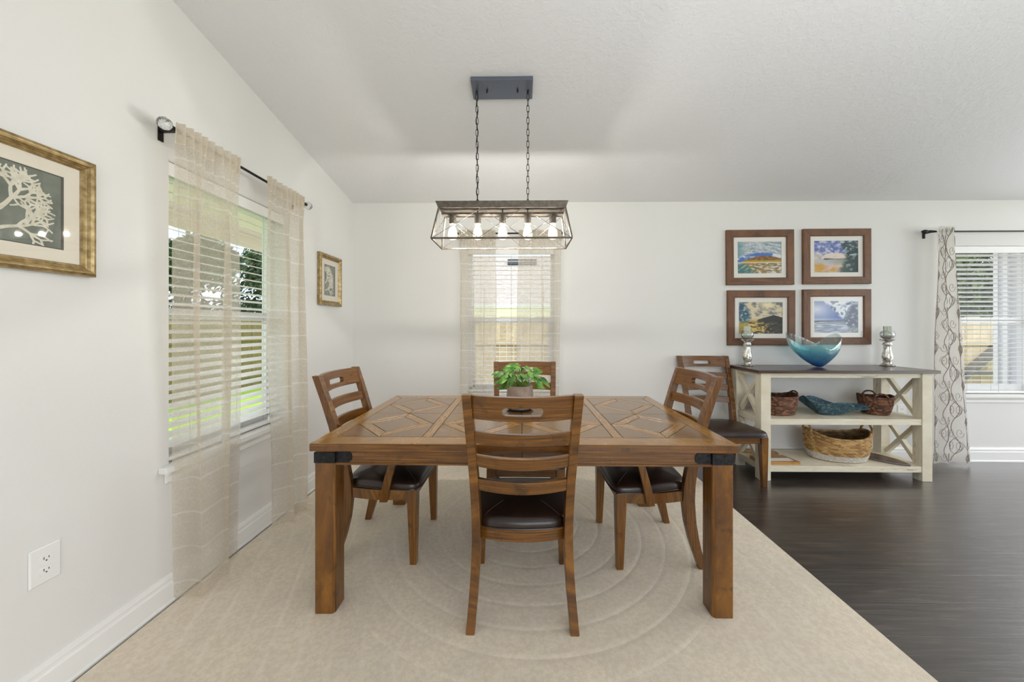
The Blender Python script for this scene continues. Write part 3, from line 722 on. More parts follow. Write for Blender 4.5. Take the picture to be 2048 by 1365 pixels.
POST = [(0, -.240, .036, .230), (.06, -.226, .042, .226), (.14, -.209, .050, .220), (.24, -.195, .058, .215), (.345, -.190, .063, .2115), (.43, -.193, .061, .212), (.52, -.204, .056, .214),
        (.62, -.222, .051, .217), (.74, -.250, .046, .222), (.86, -.284, .043, .227), (.96, -.316, .041, .231), (1.003, -.330, .040, .232)]
def post_at(z):
    for a, c in zip(POST, POST[1:]):
        if a[0] <= z <= c[0]:
            t = (z-a[0])/(c[0]-a[0]); return [lerp(p, q, t) for p, q in zip(a, c)]
    return POST[-1]
def make_chair(label, arms=False, group=None):
    r = thing('dining_chair', label, 'chair', group=group); r.scale = (1, 1, .986)
    pw = .036
    for s in (-1, 1):
        m = MB(); rings = []
        for k in range(27):
            z = 1.003*k/26; _, y, d, xo = post_at(z)
            rings.append([(s*xo, y, z), (s*(xo-pw), y, z), (s*(xo-pw), y+d, z), (s*xo, y+d, z)])
        m.loft(rings, grain=(0, 0, 1)); m.build('rear_leg', M['wood'], r, bevel=.003)
    for s in (-1, 1):
        m = MB(); rings = []
        for z, w, xo, yo in ((0, .034, .231, .222), (.33, .052, .236, .226), (.400, .054, .236, .226)):
            rings.append([(s*xo, yo, z), (s*(xo-w), yo, z), (s*(xo-w), yo-w, z), (s*xo, yo-w, z)])
        m.loft(rings, grain=(0, 0, 1)); m.build('front_leg', M['wood'], r, bevel=.003)
    m = MB()
    m.box(-.184, .184, .190, .212, .345, .399)
    for s in (-1, 1):
        rg = []
        for i in range(11):
            t = i/10; y = lerp(-.128, .174, t); x = lerp(.206, .226, t)+.016*math.sin(math.pi*t)
            rg.append([(s*x, y, .345), (s*(x-.022), y, .345), (s*(x-.022), y, .399), (s*x, y, .399)])
        m.loft(rg, grain=(0, 1, 0))
    rail(m, .176, -.150, .345, .399, .022, .030, 0)
    m.build('seat_frame', M['wood'], r, bevel=.002)
    # cushion
    m = MB(); N = 72; out = []
    for i in range(N):
        a = 2*math.pi*i/N; c, s_ = math.cos(a), math.sin(a); e = .24
        u = math.copysign(abs(c)**e, c); v = math.copysign(abs(s_)**e, s_)
        y = lerp(-.162, .238, (v+1)/2)
        hw = lerp(.180, .246, (v+1)/2)+.016*math.sin(math.pi*(v+1)/2)
        if v < -.3: y -= .022*(1-u*u)*min(1, (-v-.3)/.5)
        if v > .3: y += .006*(1-u*u)
        out.append(Vector((u*hw, y, 0)))
    C = Vector((0, .04, 0))
    prof = [(.965, .398), (.995, .400), (1.0, .408), (1.0, .418), (.992, .428), (.970, .437), (.93, .444), (.86, .450), (.74, .4565), (.56, .463), (.36, .4675), (.16, .4695), (.02, .470)]
    m.loft([[C+(p-C)*k+Vector((0, 0, z)) for p in out] for k, z in prof], smooth=True)
    zk = lambda k: next(lerp(z0, z1, (k0-k)/(k0-k1)) for (k0, z0), (k1, z1) in zip(prof, prof[1:]) if k0 >= k >= k1 and k0 != k1) if k < .965 else .44
    for i in (9, 27, 45, 63):
        for di in (0, ):
            p = out[(i+di) % N]
            m.tube([C+(p-C)*k+Vector((0, 0, zk(k)+.0004)) for k in (.95, .88, .8, .7, .6, .5)], .0012, 5, 1)
    m.tube([C+(p-C)*1.004+Vector((0, 0, .404)) for p in out], .0035, 6, 0, loop=True)
    m.build('seat_cushion', [M['leather'], M['stitch']], r)
    # top rail with hand hole
    _, y, d, xo = post_at(.902); m = MB()
    rail(m, xo-pw+.006, y+.008, .902, 1.000, .024, .048, .26, 18, hole=(.078, .0155, .941)); m.build('top_rail', M['wood'], r, bevel=.0022, weld=True)
    for zc in (.822, .717, .610):
        _, y, d, xo = post_at(zc); m = MB(); rail(m, xo-pw+.006, y+.012, zc-.026, zc+.026, .020, .048, .22); m.build('back_slat', M['wood'], r, bevel=.0025)
    if arms:
        for s in (-1, 1):
            m = MB()
            rings = []
            for t in [i/10 for i in range(11)]:
                y = lerp(-.21, .20, t); x = lerp(.226, .262, t)+.012*math.sin(math.pi*t); w = lerp(.036, .052, t); z = .640+.012*math.sin(math.pi*t)-.006*t
                rings.append([(s*(x+w/2), y, z-.011), (s*(x-w/2), y, z-.011), (s*(x-w/2), y, z+.011), (s*(x+w/2), y, z+.011)])
            m.loft(rings, grain=(0, 1, 0)); m.build('armrest', M['wood'], r, bevel=.004)
            m = MB(); rings = []
            for t in [i/8 for i in range(9)]:
                z = lerp(.342, .634, t); y = lerp(.055, .135, t**1.15); x = lerp(.242, .262, t)+.010*math.sin(math.pi*t); w = lerp(.042, .036, t)
                rings.append([(s*(x+.011), y-w/2, z), (s*(x-.011), y-w/2, z), (s*(x-.011), y+w/2, z), (s*(x+.011), y+w/2, z)])
            m.loft(rings, grain=(0, 0, 1)); m.build('arm_support', M['wood'], r, bevel=.003)
    return r
G = 'ladder back dining chairs'
ch = make_chair('brown ladder back chair with its back to us before the table', group=G)
ch.location = (.010, 1.650, .009)
a_ = copy_tree(ch); a_['label'] = 'brown ladder back chair across the table behind the potted plant'; a_.location = (.035, 2.325, .009); a_.rotation_euler = (0, 0, R(180))
a_ = copy_tree(ch); a_['label'] = 'brown ladder back chair standing against the wall next to the console table'; a_.location = (1.700, 2.978, 0); a_.rotation_euler = (0, 0, R(180))
ar = make_chair('brown chair with curved arm supports at the table end by the sheer curtains', True, G); ar.location = (-.765, 2.055, .009); ar.rotation_euler = (0, 0, R(-90))
a_ = copy_tree(ar); a_['label'] = 'brown chair with curved arm supports at the table end by the dark floor'; a_.location = (.715, 2.035, .009); a_.rotation_euler = (0, 0, R(91))

# ------------------------------------------------------------------ plant on the table
px, py = .000, 2.125
sc = MB(); sc.lathe([(.0, TH), (.062, TH), (.080, TH+.010), (.083, TH+.012), (.079, TH+.012), (.060, TH+.004), (0, TH+.004)], 40, (px, py, 0)); o = sc.build('saucer', M['saucer'], None, (px, py, TH)); o.location = (px, py, TH); tag(o, 'blue grey round saucer under the plant pot', 'saucer')
pz = TH+.005
pt_ = thing('potted_plant', 'leafy green pothos in a round taupe pot on the dining table', 'plant', (px, py, pz)); ps = (px, py, pz)
m = MB(); m.lathe([(.0, pz), (.060, pz), (.070, pz+.02), (.080, pz+.06), (.082, pz+.085), (.078, pz+.118), (.073, pz+.140), (.0715, pz+.143), (.068, pz+.140), (.066, pz+.126), (0, pz+.126)], 48, (px, py, 0)); m.build('pot', M['pot'], pt_, ps)
m = MB(); m.lathe([(0, pz+.124), (.066, pz+.124), (.05, pz+.131), (0, pz+.133)], 24, (px, py, 0)); m.build('soil', M['soil'], pt_, ps)
lf = MB(); stm = MB(); rp = random.Random(3)
def leaf(m, base, tip, width, up, fold=.25, mat=0):
    base = Vector(base); tip = Vector(tip); d = tip-base; L = d.length; d.normalize(); s = d.cross(Vector(up)).normalized(); u = s.cross(d)
    V = []; n = 8
    for i in range(n+1):
        t = i/n; w = width*(math.sin(math.pi*min(1, t**.62)))**.9*(1-.15*t)
        c = base+d*(L*t)+u*(-.16*L*t*t)
        V += [c-s*w/2+u*fold*w*.5, c, c+s*w/2+u*fold*w*.5]
    m.add(V, [(3*i+k, 3*i+k+1, 3*i+k+4, 3*i+k+3) for i in range(n) for k in (0, 1)], mat, smooth=True)
for i in range(64):
    a = rp.uniform(0, 6.283); rr = rp.uniform(.0, .045)
    p0 = Vector((px+rr*math.cos(a), py+rr*math.sin(a), pz+.128))
    reach = rp.uniform(.015, .105); hgt = rp.uniform(.03, .125)*(1-.40*reach/.105)
    p2 = Vector((px+(rr+reach)*math.cos(a)*1.0, py+(rr+reach)*math.sin(a)*.9, pz+.155+hgt))
    p1 = p0.lerp(p2, .5)+Vector((0, 0, .02))
    stm.tube([p0, p0.lerp(p1, .5)+Vector((0, 0, .006)), p1, p2], .0016, 5)
    a2 = a+rp.uniform(-.5, .5); L = rp.uniform(.045, .075); dn = rp.uniform(-.03, .02)-reach*.25
    leaf(lf, p2, p2+Vector((math.cos(a2)*L, math.sin(a2)*L, dn)), L*.5, (rp.uniform(-.5, .5), -.9+rp.uniform(-.5, .3), .8))
for (dx, dz, L, an) in ((.055, .07, .085, .35), (.085, .02, .075, -.35), (-.075, .012, .07, 3.4), (-.09, .03, .06, 3.0)):
    p2 = Vector((px+dx, py-.04, pz+.135+dz)); stm.tube([(px+dx*.3, py-.02, pz+.128), (px+dx*.7, py-.035, pz+.135+dz*.75), p2], .0016, 5)
    leaf(lf, p2, p2+Vector((math.cos(an)*L, -.01, math.sin(an)*L)), L*.5, (0, -1, .5))
lf.build('foliage', M['leaf'], pt_, ps); stm.build('stems', M['stem'], pt_, ps)

# ------------------------------------------------------------------ pendant lamp
LX, LY = -.104, 2.095
lp_ = thing('pendant_lamp', 'five bulb linear cage pendant hanging on two chains over the table', 'pendant lamp', (LX, LY, 1.757)); ls = (LX, LY, 1.757)
cz = ceil_z(2.06); tilt = math.atan(SL)
m = MB(); k = MB(); k.box(-.178, .178, -.068, .068, -.026, -.001)
rotm = Matrix.Rotation(-tilt, 3, 'X'); cc = Vector((LX, 2.06, cz))
m.add([rotm @ p+cc for p in k.v], k.f); m.build('canopy', M['canopy'], lp_, ls, bevel=.002)
for x in (-.09, .09):
    m = MB(); q = rotm @ Vector((x, 0, -.026))+cc; m.lathe([(.005, .002), (.005, -.012), (.003, -.017), (0, -.018)], 10, q); m.build('canopy_screw', M['bronze'], lp_, ls)
ztray = 1.977
for x in (-.151, .151):
    m = MB(); top = (rotm @ Vector((x, .012, -.026))+cc); zt = top.z; za = ztray+.006
    m.lathe([(.008, .004), (.008, -.010), (.004, -.016)], 10, top)
    n = 19; pitch = (zt-.014-za)/n
    for i in range(n):
        zc = za+pitch*(i+.5); a = (i % 2)*math.pi/2+.35; hl = pitch*.5+.0035; hw = .0075; pts = []
        for j in range(14):
            t = 2*math.pi*j/14; cx_ = hw*math.cos(t); cz_ = (hl-hw)*(1 if math.sin(t) > 0 else -1)*(abs(math.sin(t)) > .01)+hw*math.sin(t)
            pts.append((LX+x+cx_*math.cos(a), top.y*((i+.5)/n)+LY*(1-(i+.5)/n)+cx_*math.sin(a), zc+cz_))
        m.tube(pts, .0017, 5, loop=True)
    m.build('chain', M['bronze'], lp_, ls)
m = MB(); pts = []
for i in range(30):
    t = i/29; pts.append((LX-.151+.005*math.sin(t*40), LY*(1-t)+2.07*t+.004*math.cos(t*40), lerp(ztray+.004, cz-.03, t)))
m.tube(pts, .0022, 6); m.build('wire', M['bronze'], lp_, ls)
# tray
m = MB(); zb = 1.942; tx, ty, bx_, by_ = .3795, .105, .367, .090
def ring_(x, y, z): return [(LX-x, LY-y, z), (LX+x, LY-y, z), (LX+x, LY+y, z), (LX-x, LY+y, z)]
m.loft([ring_(bx_-.004, by_-.004, zb), ring_(bx_, by_, zb), ring_(tx, ty, ztray), ring_(tx-.004, ty-.004, ztray), ring_(tx-.006, ty-.006, ztray-.004), ring_(bx_-.004, by_-.004, ztray-.006)], cap=False)
m.box(LX-bx_+.003, LX+bx_-.003, LY-by_+.003, LY+by_-.003, ztray-.008, ztray-.004)
m.box(LX-bx_+.004, LX+bx_-.004, LY-.02, LY+.02, 1.926, 1.938)
for x in (-.15, 0, .15): m.box(LX+x-.004, LX+x+.004, LY-.004, LY+.004, 1.936, ztray-.006)
for x in (-.151, .151): m.tube([(LX+x+.009*math.cos(t*math.pi/6), LY, ztray-.003+.011*math.sin(t*math.pi/6)) for t in range(7)], .0022, 6)
m.build('tray', M['tray'], lp_, ls, bevel=.0008)
m = MB(); fx, fy, fz = .3975, .1375, 1.757; s9 = .0095
for (sx, sy) in ((-1, -1), (1, -1), (1, 1), (-1, 1)): m.beam((LX+sx*(bx_-.004), LY+sy*(by_-.004), zb+.002), (LX+sx*(fx-.004), LY+sy*(fy-.004), fz), s9, s9)
for sy in (-1, 1): m.beam((LX-fx, LY+sy*(fy-.004), fz), (LX+fx, LY+sy*(fy-.004), fz), s9, s9)
for sx in (-1, 1): m.beam((LX+sx*(fx-.004), LY-fy, fz), (LX+sx*(fx-.004), LY+fy, fz), s9, s9)
m.build('cage_frame', M['tray'], lp_, ls, bevel=.0008)
m = MB()
tp = lambda sx, sy: Vector((LX+sx*(bx_-.006), LY+sy*(by_-.003), zb)); bt = lambda sx, sy: Vector((LX+sx*(fx-.006), LY+sy*(fy-.004), fz))
for sy in (-1, 1):
    for i in range(3):
        u0, u1 = -1+2*i/3, -1+2*(i+1)/3
        m.tube([tp(u0, sy), bt(u1, sy)], .0016, 6); m.tube([tp(u1, sy), bt(u0, sy)], .0016, 6)
for sx in (-1, 1):
    m.tube([tp(sx, -1), bt(sx, 1)], .0016, 6); m.tube([tp(sx, 1), bt(sx, -1)], .0016, 6)
m.build('cross_wires', M['tray'], lp_, ls)
for i in range(5):
    x = LX+(i-2)*.1497
    m = MB(); m.lathe([(0, 1.929), (.012, 1.929), (.0195, 1.925), (.0205, 1.920), (.0205, 1.880), (.0195, 1.874), (.0, 1.874)], 24, (x, LY, 0)); m.build('socket', M['tray'], lp_, ls)
    m = MB(); m.lathe([(.013, 1.876), (.0135, 1.868), (.016, 1.858), (.0225, 1.842), (.0275, 1.825), (.0295, 1.810), (.0285, 1.797), (.023, 1.786), (.012, 1.780), (.001, 1.779)], 28, (x, LY, 0)); bl = m.build('bulb', M['bulb'], lp_, ls)
    m = MB()
    for j in range(8):
        a = 2*math.pi*j/8; m.tube([(x+.007*math.cos(a), LY+.007*math.sin(a), 1.855), (x+.0125*math.cos(a+.2), LY+.0125*math.sin(a+.2), 1.805)], .0009, 5)
    m.build('filament', M['filament'], bl, ls)
    lt = add_light('bulb_light', 'POINT', (x, LY, 1.825), (0, 0, 0), 10.5, (1, .97, .93), shadow_soft_size=.012)

# ------------------------------------------------------------------ console table
X0, X1, Y0, Y1 = 1.968, 3.345, 2.885, 3.285
co = thing('console_table', 'cream painted console table with dark top and crossed end braces', 'console table', ((X0+X1)/2, (Y0+Y1)/2, 0)); cs = ((X0+X1)/2, (Y0+Y1)/2, 0)
m = MB(); m.box(X0-.03, X1+.045, Y0-.02, 3.306, .880, .905, grain=(1, 0, 0)); m.build('top', M['con_top'], co, cs, bevel=.002)
lg = .08
for xa in (X0, X1-lg):
    for ya in (Y0, Y1-.075):
        m = MB(); m.box(xa, xa+lg, ya, ya+.075, 0, .880, grain=(0, 0, 1)); m.build('leg', M['cream'], co, cs, bevel=.003)
for z0, z1 in ((.072, .120), (.457, .505)):
    m = MB(); m.box(X0+lg, X1-lg, Y0+.006, Y1-.006, z0, z1, grain=(1, 0, 0))
    for xa, xb in ((X0+.012, X0+lg), (X1-lg, X1-.012)): m.box(xa, xb, Y0+.075, Y1-.075, z0, z1, grain=(0, 1, 0))
    m.build('shelf', M['cream'], co, cs, bevel=.002)
m = MB(); m.box(X0+lg, X1-lg, Y0+.012, Y0+.034, .840, .880); m.box(X0+lg, X1-lg, Y1-.034, Y1-.012, .840, .880)
for xa in (X0+.012, X1-.052): m.box(xa, xa+.04, Y0+.075, Y1-.075, .846, .880, grain=(0, 1, 0))
m.build('top_rail', M['cream'], co, cs, bevel=.002)
for xm in (X0+.036, X1-.036):
    for z0, z1 in ((.505, .846), (.120, .457)):
        m = MB(); ya, yb = Y0+.075, Y1-.075; w = .045; iz = .016
        m.beam((xm-.001, ya+.004, z0+iz), (xm-.001, yb-.004, z1-iz), .03, w*.8, up=(1, 0, 0)); m.beam((xm+.001, ya+.004, z1-iz), (xm+.001, yb-.004, z0+iz), .03, w*.8, up=(1, 0, 0))
        m.build('cross_brace', M['cream'], co, cs, bevel=.0015)

# things on the console
ZT = .905
def candle_holder(x, y, where):
    r = thing('candle_holder', 'silver mercury glass candle pedestal with clear bowl, '+where, 'candle holder', (x, y, ZT), group='mercury glass candle pedestals'); s = (x, y, ZT)
    prof = [(0, 0), (.050, 0), (.053, .006), (.050, .009), (.040, .018), (.030, .022), (.028, .034), (.032, .046), (.0375, .066), (.0385, .088), (.034, .112), (.028, .140), (.0255, .165), (.026, .182), (.033, .190), (.034, .198), (.028, .206),
            (.027, .214), (.036, .224), (.050, .232), (.053, .237), (.050, .241), (.02, .243), (0, .243)]
    m = MB(); m.lathe([(a, ZT+z) for a, z in prof], 40, (x, y, 0)); m.build('pedestal', M['mercury'], r, s)
    g = [(.022, .2435), (.040, .253), (.049, .268), (.0515, .284), (.049, .300), (.042, .313), (.0405, .3125), (.0475, .300), (.0498, .284), (.0475, .269), (.039, .2545), (.021, .2455)]
    m = MB(); m.lathe([(a, ZT+z) for a, z in g], 40, (x, y, 0), cap=False); m.build('glass_bowl', M['cupglass'], r, s)
    m = MB(); m.lathe([(0, ZT+.2462), (.021, ZT+.2462), (.038, ZT+.2555), (.046, ZT+.270), (.046, ZT+.272), (.0, ZT+.274)], 32, (x, y, 0)); m.build('sand', M['sand'], r, s)
    c = thing('candle', 'square sage candle tied with a cream starfish, '+where, 'candle', (x, y, ZT+.274), -.62, group='sage candles in the glass bowls')
    m = MB(); m.box(-.024, .024, -.024, .024, 0, .086); m.build('wax', M['wax'], c, bevel=.002)
    m = MB()
    for j in range(5):
        a = 2*math.pi*j/5+.3; m.tube([(0, -.0262, .045), (.018*math.cos(a), -.0262, .045+.018*math.sin(a)), (.036*math.cos(a), -.027, .045+.036*math.sin(a))], [.0040, .003, .001], 6)
    m.build('starfish', M['starfish'], c)
candle_holder(2.075, 3.225, 'nearer the dining chair')
candle_holder(3.335, 3.225, 'nearer the vine curtain')

# blue art glass bowl
def blue_bowl():
    m = MB(); n, k = 120, 34; V = []; U = []; cx, cy = 2.632, 3.12
    for side in (0, 1):
        for j in range(k+1):
            t = j/k
            for i in range(n):
                a = 2*math.pi*i/n; c, s = math.cos(a), math.sin(a)
                lob = abs(c)**1.3; h = .178+.122*lob*(1 if c < 0 else .95)-.02*abs(s)**8
                q_ = math.sin(t*math.pi/2); q_ = math.sin(math.pi/2*t**1.3)**.8; wx = lerp(.02, .285 if c < 0 else .195, q_)*(1-(.22 if c > 0 else .02)*abs(c)*smooth((t-.5)/.5))
                wy = lerp(.02, .120, q_)
                fl = 1+.012*math.sin(a*46)*t+.03*math.sin(a*6+.5)*t*t
                inner = .0035*side
                x = cx+c*(wx-inner)*fl; y = cy+s*(wy-inner)*fl; z = ZT+.003+h*(t**1.3)+inner*(1-t)
                V.append((x, y, z)); U.append((i/n, t))
    L = (k+1)*n
    F = [(sd*L+j*n+i, sd*L+j*n+(i+1) % n, sd*L+(j+1)*n+(i+1) % n, sd*L+(j+1)*n+i) for sd in (0, 1) for j in range(k) for i in range(n)]
    F += [(k*n+i, k*n+(i+1) % n, L+k*n+(i+1) % n, L+k*n+i) for i in range(n)]
    F += [tuple(range(n)), tuple(L+i for i in range(n))]
    m.add(V, F, 0, smooth=True, uvs=U)
    o = m.build('glass_bowl', M['blueglass'], None, (cx, cy, ZT)); o.location = (cx, cy, ZT)
    tag(o, 'blue to clear rippled art glass bowl with two tall lobes on the console', 'bowl')
blue_bowl()

def basket(name, label, loc, rz, rim, base, h, strands, rows, palette, rimdip=None, white=0, power=2.6, handles=(), seed=1, rowr=.004, band=None, k_str=40):
    """woven basket: rim/base = (half length, half width); rows of strands pushed in and out"""
    rg = random.Random(seed); r = thing(name, label, 'basket', loc, rz)
    m = MB(); n = k_str*4; V = []; colr = []
    sup = lambda a: (math.copysign(abs(math.cos(a))**(2/power), math.cos(a)), math.copysign(abs(math.sin(a))**(2/power), math.sin(a)))
    nz = rows*4
    pal = {}
    for side in (0, 1):
        for j in range(nz+1):
            t = j/nz; row = j/4; bulge = math.sin(math.pi*t)
            for i in range(n):
                a = 2*math.pi*i/n; c, s = sup(a); hh = h+(rimdip(a) if rimdip else 0)
                tt = t**.8
                lx = lerp(base[0], rim[0], tt)+.012*bulge*(1 if band else .3); ly = lerp(base[1], rim[1], tt)+.012*bulge*(1 if band else .3)
                dsp = rowr*1.5*abs(math.sin(math.pi*row))**.6*(.5+.5*math.sin((i+int(row)*2)*math.pi/2+.0))
                off = dsp if side == 0 else -.007-dsp*.5
                V.append((c*(lx+off), s*(ly+off), .004+hh*t))
                key = (int(row), (i+int(row)*2)//4)
                if key not in pal: pal[key] = rg.choice(palette)
                cc = pal[key]
                if white and t*h < white: cc = tuple(lin(*rg.choice(((226, 218, 204), (206, 196, 180), (236, 230, 220)))))
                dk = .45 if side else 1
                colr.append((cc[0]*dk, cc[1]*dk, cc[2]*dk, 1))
    L = (nz+1)*n
    F = [(sd*L+j*n+i, sd*L+j*n+(i+1) % n, sd*L+(j+1)*n+(i+1) % n, sd*L+(j+1)*n+i) for sd in (0, 1) for j in range(nz) for i in range(n)]
    F += [(nz*n+i, nz*n+(i+1) % n, L+nz*n+(i+1) % n, L+nz*n+i) for i in range(n)]+[tuple(range(n)), tuple(L+i for i in range(n))]
    m.add(V, F, 0, smooth=True); o = m.build('body', M['weave'], r)
    at = o.data.color_attributes.new('weave', 'FLOAT_COLOR', 'POINT'); at.data.foreach_set('color', [c for q in colr for c in q])
    def strand(nm, pts, rad, loop=False):
        mm = MB(); mm.tube(pts, rad, 8, loop=loop)
        # wrapped look
        for i in range(len(mm.v)): mm.v[i] = mm.v[i]+Vector((0, 0, .0008*math.sin(i*1.7)))
        oo = mm.build(nm, M['weave'], r)
        cl = []
        for i in range(len(mm.v)):
            q = palette[(i//16) % len(palette)]; cl += [q[0]*.9, q[1]*.9, q[2]*.9, 1]
        oo.data.color_attributes.new('weave', 'FLOAT_COLOR', 'POINT').data.foreach_set('color', cl)
    pts = []
    for i in range(90):
        a = 2*math.pi*i/90; c, s = sup(a); pts.append((c*(rim[0]-.003), s*(rim[1]-.003), .004+h+(rimdip(a) if rimdip else 0)))
    strand('rim', pts, .0075, True)
    for (a, wid, hgt, rad, lean) in handles:
        c, s = sup(a); p = Vector((c*(rim[0]-.004), s*(rim[1]-.004), h+(rimdip(a) if rimdip else 0))); tang = Vector((-math.sin(a)*rim[0], math.cos(a)*rim[1], 0)).normalized(); outv = Vector((c*rim[1], s*rim[0], 0)).normalized()
        strand('handle', [p+tang*wid*math.cos(q)+Vector((0, 0, hgt*math.sin(q)-.006))+outv*lean*math.sin(q) for q in [math.pi*(-.12+1.24*i/24) for i in range(25)]], rad)
    return r
BR = [lin(*c) for c in ((96, 58, 36), (128, 82, 54), (70, 42, 28), (156, 106, 72), (108, 68, 44))]
HN = [lin(*c) for c in ((202, 158, 94), (222, 182, 118), (184, 138, 80), (212, 170, 106), (164, 120, 70))]
ZS, ZL = .505, .120
basket('wicker_basket', 'small dark brown woven basket by the console leg on the upper shelf', (2.235, 3.07, ZS), .1, (.150, .105), (.118, .085), .152, 0, 12, BR, rimdip=lambda a: .022*abs(math.cos(a))**6, handles=((0, .040, .026, .0065, .012), (math.pi, .040, .026, .0065, .012)), seed=2)
basket('wicker_basket', 'small dark brown woven basket with loop handles at the crossed brace end', (3.07, 3.07, ZS), -.35, (.112, .09), (.080, .064), .145, 0, 11, BR, rimdip=lambda a: .018*abs(math.cos(a))**4, handles=((math.pi*1.5, .048, .048, .007, .006), (math.pi*.5, .048, .048, .007, .006)), seed=5)
basket('wicker_basket', 'large oval honey coloured basket with white base on the lower shelf', (2.745, 3.075, ZL), -.12, (.236, .145), (.200, .122), .205, 0, 15, HN, rimdip=lambda a: .055*abs(math.cos(a))**3-.012, white=.052, power=2.2, handles=((.0, .058, .066, .0085, .004), (math.pi, .050, .060, .0085, .004)), seed=8, rowr=.005, band=True)

def teal_dish():
    m = MB(); n, k = 96, 20; V = []; cx, cy, z0 = 2.640, 3.05, ZS
    for side in (0, 1):
        for j in range(k+1):
            t = j/k
            for i in range(n):
                a = 2*math.pi*i/n; c, s = math.cos(a), math.sin(a)
                R_ = .205*(1-.10*math.cos(2*a))
                if c > .75: R_ += .12*((c-.75)/.25)**1.5*(.8+.5*abs(s)*2)
                q = 1+.06*math.sin(a*5+1)*t
                x = c*R_*t*q+.02*t*t*c; y = s*.115*t*q
                lift = .105+.030*max(0, -c)-.020*max(0, c)+.02*math.sin(a*4+.7)
                z = .003+lift*max(0, t-.35)**1.15/.65**1.15
                if c > .8 and t > .75: z += -.03*(t-.75)*4*(c-.8)*5
                V.append((x, y, z+.004*side))
    L = (k+1)*n
    F = [(sd*L+j*n+i, sd*L+j*n+(i+1) % n, sd*L+(j+1)*n+(i+1) % n, sd*L+(j+1)*n+i) for sd in (0, 1) for j in range(k) for i in range(n)]
    F += [(k*n+i, k*n+(i+1) % n, L+k*n+(i+1) % n, L+k*n+i) for i in range(n)]
    m.add(V, F, 0, smooth=True); o = m.build('fish_dish', M['teal'], weld=True); o.location = (cx, cy, z0); o.rotation_euler = (0, 0, -.12)
    tag(o, 'dark teal crackled glass dish with a tail shaped end on the upper shelf', 'dish')
teal_dish()
# boards on the lower shelf
m = MB(); ol = []
for i in range(40):
    a = 2*math.pi*i/40; ol.append((.115*math.cos(a), .085*math.sin(a), 0))
def paddle(name, label, loc, rz, tilt_, pts, th, mats, extra=None):
    m = MB(); m.prism(pts, (0, 0, th), 0, (1, 0, 0))
    if extra: extra(m)
    o = m.build(name, mats, bevel=.003); o.location = loc; o.rotation_euler = (tilt_[0], tilt_[1], rz); tag(o, label, 'cutting board'); return o
rect = [(-.15, -.085, 0), (.15, -.085, 0), (.15, .05, 0), (.135, .085, 0), (-.135, .085, 0), (-.15, .05, 0)]
rect = [(-.155, -.08, 0), (.155, -.08, 0), (.13, .08, 0), (-.155, .08, 0)]
paddle('cutting_board', 'bamboo cutting board with white stripe lying at the front of the lower shelf', (2.155, 2.995, ZL), .02, (0, 0), rect, .024, [M['bamboo'], M['white_paint']], lambda m: m.box(-.15, .12, -.055, .005, .0238, .0255, 1))
rp_ = [(-.10, -.022, 0), (-.10, .022, 0)]
pts = [(.02+.10*math.cos(a), .085*math.sin(a), 0) for a in [math.pi*(-.86+1.72*i/30) for i in range(31)]]+[(-.17, .02, 0), (-.185, .01, 0), (-.185, -.01, 0), (-.17, -.02, 0)]
paddle('paddle_board', 'round wooden paddle board behind the striped board on the lower shelf', (2.185, 3.182, ZL), -.2, (0, 0), pts, .018, [M['bamboo'], M['surf']])
def surf_stripe(m):
    hw = lambda x: .081*max(0, 1-(abs(x)/.205)**2.3)
    xs = [-.17+.34*i/20 for i in range(21)]
    for w0, w1 in ((-.022, -.008), (.008, .022)):
        P = [(x, min(w1, hw(x)-.004), .0182) for x in xs]; Q = [(x, max(w0, -hw(x)+.004), .0182) for x in reversed(xs)]
        m.prism(P+Q, (0, 0, .0008), 1, (1, 0, 0))
xs = [-.205+.41*i/28 for i in range(29)]; hw = lambda x: .083*max(0, 1-(abs(x)/.206)**2.3)
sp = [(x, hw(x), 0) for x in xs]+[(x, -hw(x), 0) for x in reversed(xs[1:-1])]
sb = paddle('surfboard_tray', 'dark striped board shaped like a surfboard leaning beside the large basket', (3.08, 3.08, ZL), R(-62), (0, 0), sp, .018, [M['surf'], M['surf2']], surf_stripe)
m = MB(); m.tube([(x, y*1.01, .009) for x, y, z in sp], .0085, 8, loop=True); m.build('edge_band', M['rim_dark'], sb)

